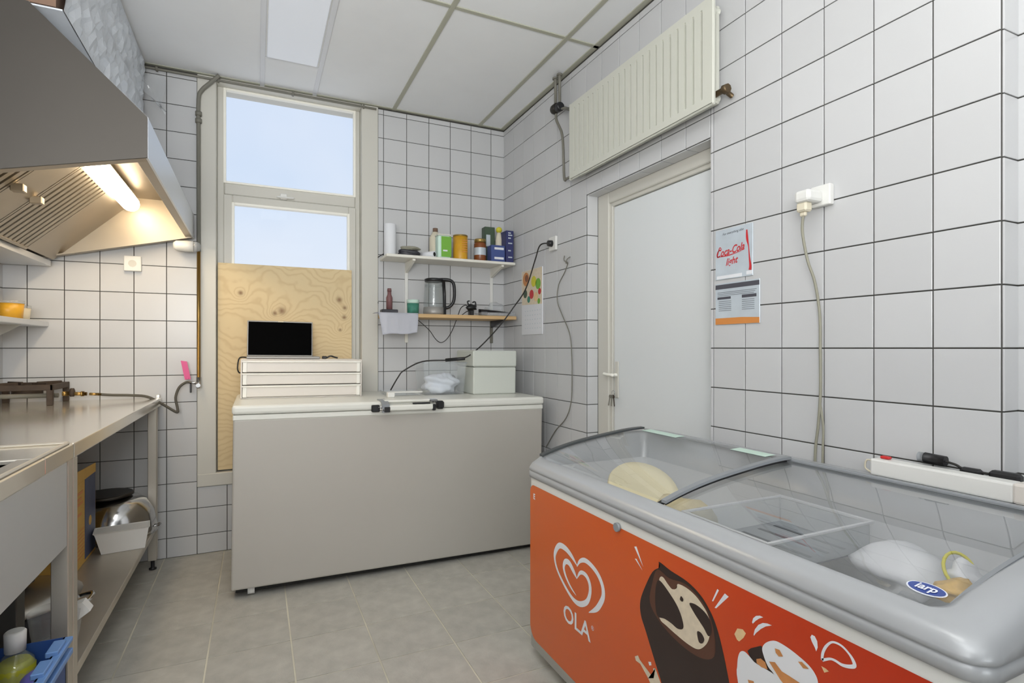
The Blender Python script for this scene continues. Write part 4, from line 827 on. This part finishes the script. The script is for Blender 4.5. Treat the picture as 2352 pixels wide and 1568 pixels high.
b = B(); tube(b, smooth_pts([(1.546, 1.160, 1.59), (1.552, 1.168, 1.54), (1.565, 1.160, 1.45), (1.58, 1.146, 1.38), (1.59, 1.137, 1.28), (1.59, 1.135, 1.17), (1.588, 1.133, 1.04), (1.59, 1.142, .93), (1.594, 1.155, .84), (1.594, 1.16, .60)], 5), .0042, 8)
b2 = B(); tube(b2, smooth_pts([(1.592, 1.137, 1.0), (1.59, 1.125, .93), (1.594, 1.13, .84), (1.594, 1.13, .6)], 5), .0035, 8)
c = obj('cord', b, 'greycord', t, label='grey-beige hanging cord'); obj('second_cord', b2, 'greycord', t)
# ------------------------------------------------------------------ ice cream freezer
IX0, IX1, IY0, IY1 = .948, 1.572, .425, 1.883
t = thing('ice_cream_freezer', 'ice cream chest freezer with curved sliding glass lids and orange front', 'freezer', ((IX0+IX1)/2, (IY0+IY1)/2, 0))
ZP = [(.94, .748), (.99, .750), (1.03, .762), (1.078, .776), (1.171, .795), (1.267, .809), (1.39, .823), (1.46, .826), (1.60, .826)]
def zp(x):
    if x <= ZP[0][0]: return ZP[0][1]
    for (a, za), (c_, zc_) in zip(ZP, ZP[1:]):
        if x <= c_: return za+(zc_-za)*(x-a)/(c_-a)
    return ZP[-1][1]
def rloop(x0, x1, y0, y1, r, n=6, m=14):
    """rounded rectangle with matching point counts: corners plus points along the sides"""
    P = []; C = [((x1-r, y0+r), -PI/2), ((x1-r, y1-r), 0), ((x0+r, y1-r), PI/2), ((x0+r, y0+r), PI)]
    for q, ((cx_, cy_), a0) in enumerate(C):
        for k in range(n+1): a = a0+PI/2*k/n; P.append((cx_+r*math.cos(a), cy_+r*math.sin(a)))
        nx_, na = C[(q+1) % 4]; e_ = (nx_[0]+r*math.cos(na), nx_[1]+r*math.sin(na)); s_ = P[-1]
        for k in range(1, m): P.append((s_[0]+(e_[0]-s_[0])*k/m, s_[1]+(e_[1]-s_[1])*k/m))
    return P
def loft(bm, loops, close=True):
    R = [[bm.verts.new(p) for p in L] for L in loops]; n = len(R[0])
    for a, c_ in zip(R, R[1:]):
        for k in range(n): f = bm.faces.new((a[k], a[(k+1) % n], c_[(k+1) % n], c_[k])); f.smooth = True
    return R
o0 = rloop(IX0, IX1, IY0, IY1, .035); b = B(); R = loft(b, [[(x, y, .045) for x, y in o0], [(x, y, .69) for x, y in o0]])
b.faces.new(R[0][::-1]); obj('body', b, 'white', t)
# frame: rounded grey rail round the top
def L_(off, zf, r=.045, offy0=None, offx1=None, offy1=None):
    P = rloop(IX0+off, IX1-(off if offx1 is None else offx1), IY0+(off if offy0 is None else offy0), IY1-(off if offy1 is None else offy1), r); return [(x, y, zf(x)) for x, y in P]
lv = [L_(-.001, lambda x: .683, .036), L_(-.006, lambda x: .685, .04), L_(-.007, lambda x: .706, .042), L_(-.0045, lambda x: .708, .04), L_(-.0045, lambda x: .711, .04), L_(-.008, lambda x: .713, .043),
      L_(-.007, lambda x: min(.722, zp(x)-.02)+(zp(x)-.75)*.75, .045), L_(-.001, lambda x: zp(x)-.013, .047), L_(.009, lambda x: zp(x)-.003, .047), L_(.022, lambda x: zp(x+.02)+.001, .045, .03, .02, .012),
      L_(.036, lambda x: zp(x+.03)-.001, .035, .062, .05, .020), L_(.042, lambda x: zp(x+.04)-.008, .03, .075, .085, .026), L_(.044, lambda x: .69, .03, .078, .095, .04)]
b = B(); loft(b, lv); obj('top_frame', b, 'greyfr', t, label='rounded silver-grey top frame')
b = B(); inn = [L_(.044, lambda x: .72, .03, .078, .095, .04), L_(.046, lambda x: .46, .03, .08, .097, .042)]; R = loft(b, inn); b.faces.new(R[-1]); 
box(b, IX0+.05, IX1-.1, IY0+.08, IY0+.30, .46, .60, .01); ln = obj('liner', b, 'liner', t)
# rails
b = B(); box(b, 1.478, 1.492, IY0+.06, IY1-.03, .826, .836, .003); box(b, 1.500, 1.506, IY0+.06, IY1-.03, .826, .833, .002); obj('rear_rail', b, 'greymid', t)
obj('front_rail', box(B(), .984, .992, IY0+.075, IY1-.05, .747, .752, .002), 'liner', t)
obj('hinge_block', box(B(), 1.40, 1.48, IY0+.035, IY0+.09, .80, .842, .008), 'greydk', t)
def lid(y0, y1, dz, name, ea, eb):
    b = B(); xs_ = [.992+(1.478-.992)*k/28 for k in range(29)]; ys_ = [y0+(y1-y0)*k/6 for k in range(7)]
    g = [[b.verts.new((x, y, zp2(x)+dz)) for x in xs_] for y in ys_]
    for i in range(6):
        for j in range(28): f = b.faces.new((g[i][j], g[i][j+1], g[i+1][j+1], g[i+1][j])); f.smooth = True
    p = obj(name, b, 'lidglass', t)
    for (ya, yb, mtop) in (ea, eb):
        if ya is None: continue
        b = B(); pts = [(x, zp2(x)+dz) for x in xs_]; poly = [(x, z+.004) for x, z in pts]+[(x, z-.004) for x, z in reversed(pts)]
        prism(b, poly, 'y', ya, yb); obj('lid_edge', b, mtop, p)
    return p
def zp2(x):
    # smooth curve through the measured lid profile
    P = [(.90, .715), (.99, .752), (1.078, .778), (1.171, .797), (1.267, .811), (1.39, .8255), (1.478, .830), (1.60, .828)]
    for i in range(1, len(P)-2):
        (x0, y0), (x1, y1), (x2, y2), (x3, y3) = P[i-1:i+3]
        if x <= x2:
            u = (x-x1)/(x2-x1); m1 = (y2-y0)/(x2-x0)*(x2-x1); m2 = (y3-y1)/(x3-x1)*(x2-x1)
            return (2*u**3-3*u*u+1)*y1+(u**3-2*u*u+u)*m1+(-2*u**3+3*u*u)*y2+(u**3-u*u)*m2
    return P[-1][1]
l1 = lid(1.165, 1.862, .009, 'sliding_lid', (1.150, 1.168, 'greymid'), (1.846, 1.870, 'greydk'))
l2 = lid(.497, 1.19, -.004, 'sliding_lid', (1.172, 1.186, 'black'), (.494, .502, 'greymid'))
b = B(); xs_ = [1.0+.47*k/20 for k in range(21)]; prism(b, [(x, zp2(x)+.001) for x in xs_]+[(x, zp2(x)-.004) for x in reversed(xs_)], 'y', 1.158, 1.164); obj('lid_gasket', b, 'black', l1)
for (ya, yb) in ((1.60, 1.80), (1.20, 1.34)):
    b = B(); g = []
    for x in (1.425, 1.45, 1.472): g.append([b.verts.new((x, y, zp2(x)+.0102)) for y in (ya, yb)])
    for i in range(2): b.faces.new((g[i][0], g[i+1][0], g[i+1][1], g[i][1]))
    obj('sticker', b, 'mint', l1, label='pale green sticker')
def oval(cx_, cy_, rx, ry, off, m, par, name):
    b = B(); n = 28; vs = [b.verts.new((cx_+rx*math.cos(2*PI*k/n), cy_+ry*math.sin(2*PI*k/n), zp2(cx_+rx*math.cos(2*PI*k/n))-.004+off)) for k in range(n)]; b.faces.new(vs); return obj(name, b, m, par)
oval(1.035, .545, .016, .031, .0012, 'whitep', l2, 'sticker'); oval(1.035, .545, .0135, .0285, .002, 'blueprint', l2, 'sticker_oval')
sl = (zp2(1.055)-zp2(1.015))/.04; U = Vector((1, 0, sl)).normalized()
obj('sticker_lettering', text_mesh('iarp', .0225, ((1.035, .545, zp2(1.035)-.004+.0035), (0, -1, 0), U), .15, .95, .0006), 'whitep', l2)
# decal
DXF = IX0-.0008
def flat(name, polys, m, par, lvl, sm=False):
    b = B()
    for P in polys:
        if sm:
            n_ = len(P); Q = smooth_pts([(a, c_, 0) for a, c_ in [P[-1]]+list(P)+P[:2]], 4); P = [(q.x, q.y) for q in Q[4:4+4*n_]]
        vs = [b.verts.new((DXF-.0004*lvl, y, z)) for y, z in P]; f = b.faces.new(vs)
    bmesh.ops.triangulate(b, faces=b.faces[:]); 
    b.normal_update()
    for f in b.faces:
        if f.normal.x > 0: f.normal_flip()
    return obj(name, b, m, par)
def rrect(y0, y1, z0, z1, rs, n=8):
    P = []
    for (cy_, cz_, a0, r) in ((y1-rs[0], z1-rs[0], 0, rs[0]), (y0+rs[1], z1-rs[1], PI/2, rs[1]), (y0+rs[2], z0+rs[2], PI, rs[2]), (y1-rs[3], z0+rs[3], 1.5*PI, rs[3])):
        for k in range(n+1): a = a0+PI/2*k/n; P.append((cy_+r*math.cos(a), cz_+r*math.sin(a)))
    return P
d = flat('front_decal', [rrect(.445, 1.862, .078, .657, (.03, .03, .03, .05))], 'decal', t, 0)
b = B(); vs = [b.verts.new((x, IY0-.0012, z)) for x, z in rrect(.985, 1.55, .08, .655, (.03, .03, .03, .03))]; b.faces.new(vs); obj('end_decal', b, 'darkred', t)
S1 = [(1.525, 0.466, 0.0038), (1.559, 0.485, 0.0155), (1.599, 0.497, 0.0197), (1.64, 0.493, 0.0193), (1.667, 0.463, 0.0179), (1.671, 0.435, 0.0123), (1.652, 0.403, 0.0105), (1.61, 0.373, 0.0111), (1.566, 0.351, 0.0124), (1.531, 0.344, 0.016), (1.498, 0.351, 0.018), (1.465, 0.373, 0.017), (1.449, 0.404, 0.0154), (1.449, 0.432, 0.0154), (1.465, 0.451, 0.0155), (1.488, 0.455, 0.0134), (1.508, 0.447, 0.0106), (1.525, 0.424, 0.003)]
S2 = [(1.525, 0.422, 0.003), (1.545, 0.438, 0.0154), (1.574, 0.456, 0.0187), (1.599, 0.452, 0.0174), (1.61, 0.43, 0.0135), (1.599, 0.407, 0.011), (1.577, 0.388, 0.0086), (1.556, 0.376, 0.007), (1.53, 0.366, 0.0015)]
S3 = [(1.525, 0.462, 0.003), (1.508, 0.485, 0.0113), (1.478, 0.499, 0.0156), (1.44, 0.496, 0.016), (1.403, 0.481, 0.0164), (1.38, 0.456, 0.0169), (1.376, 0.427, 0.0176), (1.391, 0.398, 0.0184), (1.415, 0.37, 0.0158), (1.455, 0.343, 0.0022)]
b = B()
for S in (S1, S2, S3): stroke(b, S, 'x', DXF-.0006)
obj('heart_emblem', b, 'prwhite', d)
def dtext(s, size, y, z, xs=1, bold=0, name='lettering', m='prwhite'):
    return obj(name, text_mesh(s, size, ((DXF-.0006, y, z), (0, -1, 0), (0, 0, 1)), 0, xs, bold), m, d)
dtext('OLA', .078, 1.530, .277, 1.08, .0012); dtext('®', .02, 1.434, .302)
obj('small_mark', text_mesh('E', .028, ((DXF-.0006, 1.828, .615), (0, -1, 0), (0, 0, 1)), 0, 1, .001), 'prwhite', d)
bar = [(1.124, 0.62), (1.081, 0.613), (1.022, 0.608), (0.978, 0.593), (0.947, 0.568), (0.927, 0.539), (0.91, 0.497), (0.891, 0.434), (0.879, 0.379), (0.85, .10), (1.02, .10), (1.085, 0.254), (1.114, 0.31), (1.14, 0.352), (1.177, 0.414), (1.198, 0.449), (1.2, 0.488), (1.177, 0.539), (1.149, 0.585), (1.121, 0.607)]
flat('chocolate_bar_print', [bar], 'choc', d, 1, True)
flat('bite_shade', [[(1.13, .598), (1.085, .592), (1.03, .600), (.985, .588), (.955, .566), (.935, .525), (.935, .47), (.98, .445), (1.05, .445), (1.12, .465), (1.16, .50), (1.15, .555)]], 'choc2', d, 2, True)
flat('ice_cream_print', [[(1.12, 0.58), (1.108, 0.586), (1.089, 0.575), (1.073, 0.569), (1.057, 0.578), (1.053, 0.59), (1.022, 0.592), (0.992, 0.585), (0.971, 0.573), (0.955, 0.559), (0.945, 0.535), (0.951, 0.502), (0.964, 0.48), (0.985, 0.462), (1.014, 0.458), (1.053, 0.461), (1.093, 0.467), (1.121, 0.475), (1.125, 0.519), (1.125, 0.559)]], 'cream_print', d, 3, True)
flat('bite_hollow', [[(1.12, 0.573), (1.081, 0.554), (1.053, 0.533), (1.037, 0.509), (1.034, 0.489), (1.053, 0.479), (1.077, 0.482), (1.102, 0.482), (1.129, 0.478), (1.138, 0.513), (1.134, 0.556)]], 'choc', d, 4, True); flat('bite_hollow', [[(1.013, 0.559), (0.992, 0.565), (0.964, 0.56), (0.947, 0.547), (0.942, 0.522), (0.952, 0.509), (0.966, 0.521), (0.982, 0.532), (1.0, 0.545)]], 'choc', d, 4, True)
flat('dark_spot_print', [[(0.987, 0.503), (0.974, 0.506), (0.964, 0.496), (0.971, 0.483), (0.982, 0.482)], [(1.041, 0.565), (1.033, 0.56), (1.037, 0.553), (1.045, 0.555)]], 'choc', d, 5, True)
flat('white_accent_print', [[(1.227, 0.625), (1.217, 0.629), (1.188, 0.583)], [(1.224, 0.593), (1.217, 0.595), (1.191, 0.572)], [(1.167, 0.338), (1.156, 0.343), (1.154, 0.335), (1.163, 0.33)],
  [(0.926, 0.628), (0.921, 0.627), (0.938, 0.595), (0.942, 0.594)], [(0.904, 0.627), (0.893, 0.624), (0.929, 0.583), (0.934, 0.582)], [(0.83, 0.596), (0.827, 0.606), (0.82, 0.614), (0.81, 0.619), (0.802, 0.619), (0.812, 0.612), (0.821, 0.603), (0.828, 0.594)],
  [(0.826, 0.572), (0.823, 0.584), (0.814, 0.598), (0.803, 0.607), (0.792, 0.611), (0.781, 0.612), (0.796, 0.603), (0.808, 0.592), (0.82, 0.578), (0.825, 0.57)], [(0.696, 0.629), (0.693, 0.635), (0.687, 0.635), (0.682, 0.628), (0.681, 0.617), (0.684, 0.608), (0.687, 0.614), (0.693, 0.622)]], 'prwhite', d, 1)
flat('milk_splash_print', [[(1.224, 0.323), (1.21, 0.333), (1.202, 0.325), (1.172, 0.315), (1.145, 0.306), (1.147, 0.331), (1.138, 0.336), (1.117, 0.309), (1.093, 0.266), (1.136, 0.264), (1.167, 0.294), (1.2, 0.315), (1.219, 0.314)]], 'cream_print', d, 2)
b = B(); stroke(b, [(0.672, 0.598, 0.0052), (0.671, 0.611, 0.0052), (0.665, 0.626, 0.0049), (0.655, 0.639, 0.0037), (0.645, 0.643, 0.0039), (0.633, 0.642, 0.0042), (0.621, 0.635, 0.0044), (0.614, 0.627, 0.0063), (0.612, 0.619, 0.0068), (0.621, 0.613, 0.0063), (0.634, 0.609, 0.0055), (0.647, 0.61, 0.0048), (0.657, 0.608, 0.0042), (0.672, 0.598, 0.0052)], 'x', DXF-.0006); obj('leaf_outline_print', b, 'prwhite', d)
almA = [(0.868, 0.486), (0.866, 0.505), (0.86, 0.519), (0.85, 0.525), (0.839, 0.523), (0.823, 0.516), (0.801, 0.516), (0.776, 0.516), (0.757, 0.509), (0.732, 0.485), (.70, .30), (0.82, 0.30), (0.866, 0.448)]
almB = [(0.804, 0.555), (0.796, 0.569), (0.781, 0.581), (0.766, 0.586), (0.741, 0.585), (0.716, 0.58), (0.698, 0.574), (0.686, 0.565), (0.68, 0.552), (0.677, 0.518), (.68, .40), (0.741, 0.44), (0.769, 0.508), (0.79, 0.524), (0.801, 0.542)]
flat('almond_dark_print', [[(0.842, 0.53), (0.833, 0.54), (0.807, 0.558), (0.79, 0.545), (0.768, 0.525), (0.70, 0.45), (0.70, 0.38), (0.762, 0.46), (0.80, 0.49), (0.823, 0.510), (0.835, 0.52)]], 'choc', d, 1)
flat('almond_cream_print', [almB], 'prwhite', d, 2, True); flat('almond_cream_print', [almA], 'prwhite', d, 3, True)
flat('almond_print', [[(0.818, 0.525), (0.807, 0.532), (0.796, 0.53), (0.79, 0.518), (0.805, 0.515), (0.817, 0.517)], [(0.773, 0.57), (0.762, 0.572), (0.754, 0.563), (0.764, 0.558), (0.771, 0.562)], [(0.721, 0.57), (0.713, 0.574), (0.698, 0.568), (0.71, 0.563)], [(0.787, 0.536), (0.773, 0.542), (0.757, 0.532), (0.741, 0.532), (0.716, 0.531), (0.701, 0.518), (0.732, 0.499), (0.761, 0.514)], [(.84, .47), (.825, .475), (.82, .46), (.832, .45)], [(.80, .48), (.785, .485), (.79, .46)]], 'nutp', d, 4)
flat('nut_crumb_print', [[(0.869, 0.565), (0.854, 0.57), (0.846, 0.565), (0.852, 0.553), (0.864, 0.539), (0.87, 0.54), (0.877, 0.549)]], 'nutl', d, 1)
flat('nut_crumb_print', [[(0.674, 0.586), (0.665, 0.586), (0.659, 0.584), (0.668, 0.577)]], 'nutl', d, 1)
b = B(); lathe(b, [(.0125, DXF-.010), (.013, DXF-.004), (.012, DXF)], (0, 1.300, .658), 18, 'x'); obj('lock_button', b, 'greymid', t)
# inside the freezer
t = thing('plastic_basket', 'clear slotted plastic basket hanging inside the glass-topped freezer', 'basket', (1.25, 1.02, .655))
bx0, bx1, by0, by1, bz0, bz1 = 1.06, 1.43, .885, 1.15, .655, .728
b = B()
for q in ((bx0-.008, bx1+.008, by0-.008, by0), (bx0-.008, bx1+.008, by1, by1+.008), (bx0-.008, bx0, by0, by1), (bx1, bx1+.008, by0, by1)): box(b, *q, bz1-.004, bz1+.003, .001)
obj('rim', b, 'liner', t)
b = B()
for q in ((bx0, bx1, by0, by0+.003), (bx0, bx1, by1-.003, by1), (bx0, bx0+.003, by0, by1), (bx1-.003, bx1, by0, by1)): box(b, *q, bz0, bz1-.004)
obj('side_wall', b, 'film', t)
b = B(); box(b, bx0, bx1, by0, by1, bz0-.003, bz0); obj('base', b, 'greymid', t)
for i in range(5):
    for j in range(2): obj('slot', box(B(), bx0+.05+i*.065, bx0+.062+i*.065, by0+.03+j*.12, by0+.12+j*.12, bz0, bz0+.0008), 'greydk', t)
t = thing('beige_bucket', 'round beige bucket tipped over inside the far end of the glass-topped freezer', 'bucket', (1.22, 1.52, .56))
mt = Matrix.Rotation(math.radians(-8), 4, 'Y') @ Matrix.Rotation(math.radians(32), 4, 'X')
obj('body', lathe(B(), [(.095, -.18), (.115, -.03)], (1.20, 1.50, .70), 28, mtx=mt), 'beige', t); obj('lid', lathe(B(), [(.122, -.03), (.124, -.01), (.118, .002), (.10, -.010), (.0, -.010)], (1.20, 1.50, .70), 28, mtx=mt, capt=False), 'beige', t)
single('beige_bag', blob(B(), (1.16, 1.27, .61), (.10, .10, .13), 21, .12, 3), 'beige2', 'crumpled beige bag beside the bucket in the glass-topped freezer', 'bag')
single('frosted_bag', blob(B(), (1.36, .765, .66), (.085, .095, .055), 31, .12, 3), 'icewhite', 'frosted white bag at the near end of the glass-topped freezer', 'bag')
t = thing('ice_cream_cup', 'white crumpled cup with a yellow rim in the glass-topped freezer', 'cup', (1.36, .635, .66))
mt = Matrix.Rotation(math.radians(-35), 4, 'X'); obj('cup', blob(B(), (1.345, .64, .69), (.033, .03, .035), 41, .2, 3), 'icewhite', t)
b = B(); tube(b, [(1.345+.038*math.cos(a), .645+.024*math.sin(a), .705+.028*math.sin(a+.5)) for a in [2*PI*k/20 for k in range(21)]], .0035, 6, False); obj('rim', b, 'lemon', t)
single('snack_pack', blob(B(), (1.24, .60, .70), (.045, .03, .02), 51, .18, 3), 'snack', 'small golden snack pack by the near corner under the glass', 'pack')
# things on the rear ledge
t = thing('white_duct', 'long white plastic strip box lying on the rear ledge of the glass-topped freezer', 'box', (1.565, .78, .827))
obj('body', box(B(), 1.527, 1.572, .63, .945, .8275, .872, .005, 2), 'white', t); obj('end_cap', box(B(), 1.525, 1.574, .60, .632, .8275, .874, .006, 2), 'drawer', t); obj('cord_loop', tube(B(), smooth_pts([(1.55, .945, .86), (1.548, .965, .862), (1.548, .97, .84), (1.55, .955, .829)], 4), .0025, 6), 'cream2', t)
single('red_clip', box(B(), 1.545, 1.562, .905, .930, .8725, .880, .003), 'red', 'small red clip on top of the white strip box', 'clip')
t = thing('black_flashlight', 'black cylinder with grey end standing behind the white strip box', 'torch', (1.59, .81, .83))
b = B(); tube(b, [(1.588, .84, .888), (1.588, .792, .886)], .0135, 12); obj('body', b, 'black', t); b = B(); tube(b, [(1.588, .854, .888), (1.588, .84, .888)], .0125, 12); obj('end_cap', b, 'greymid', t); b = B(); tube(b, smooth_pts([(1.588, .792, .886), (1.588, .77, .882), (1.588, .75, .874), (1.588, .70, .873)], 4), .003, 6); obj('cord', b, 'blackcord', t)
single('black_tray', box(box(B(), 1.578, 1.604, .64, .70, .84, .884, .006), 1.578, 1.60, .715, .76, .84, .880, .006), 'black', 'black plastic blocks behind the near end of the white strip box', 'box')
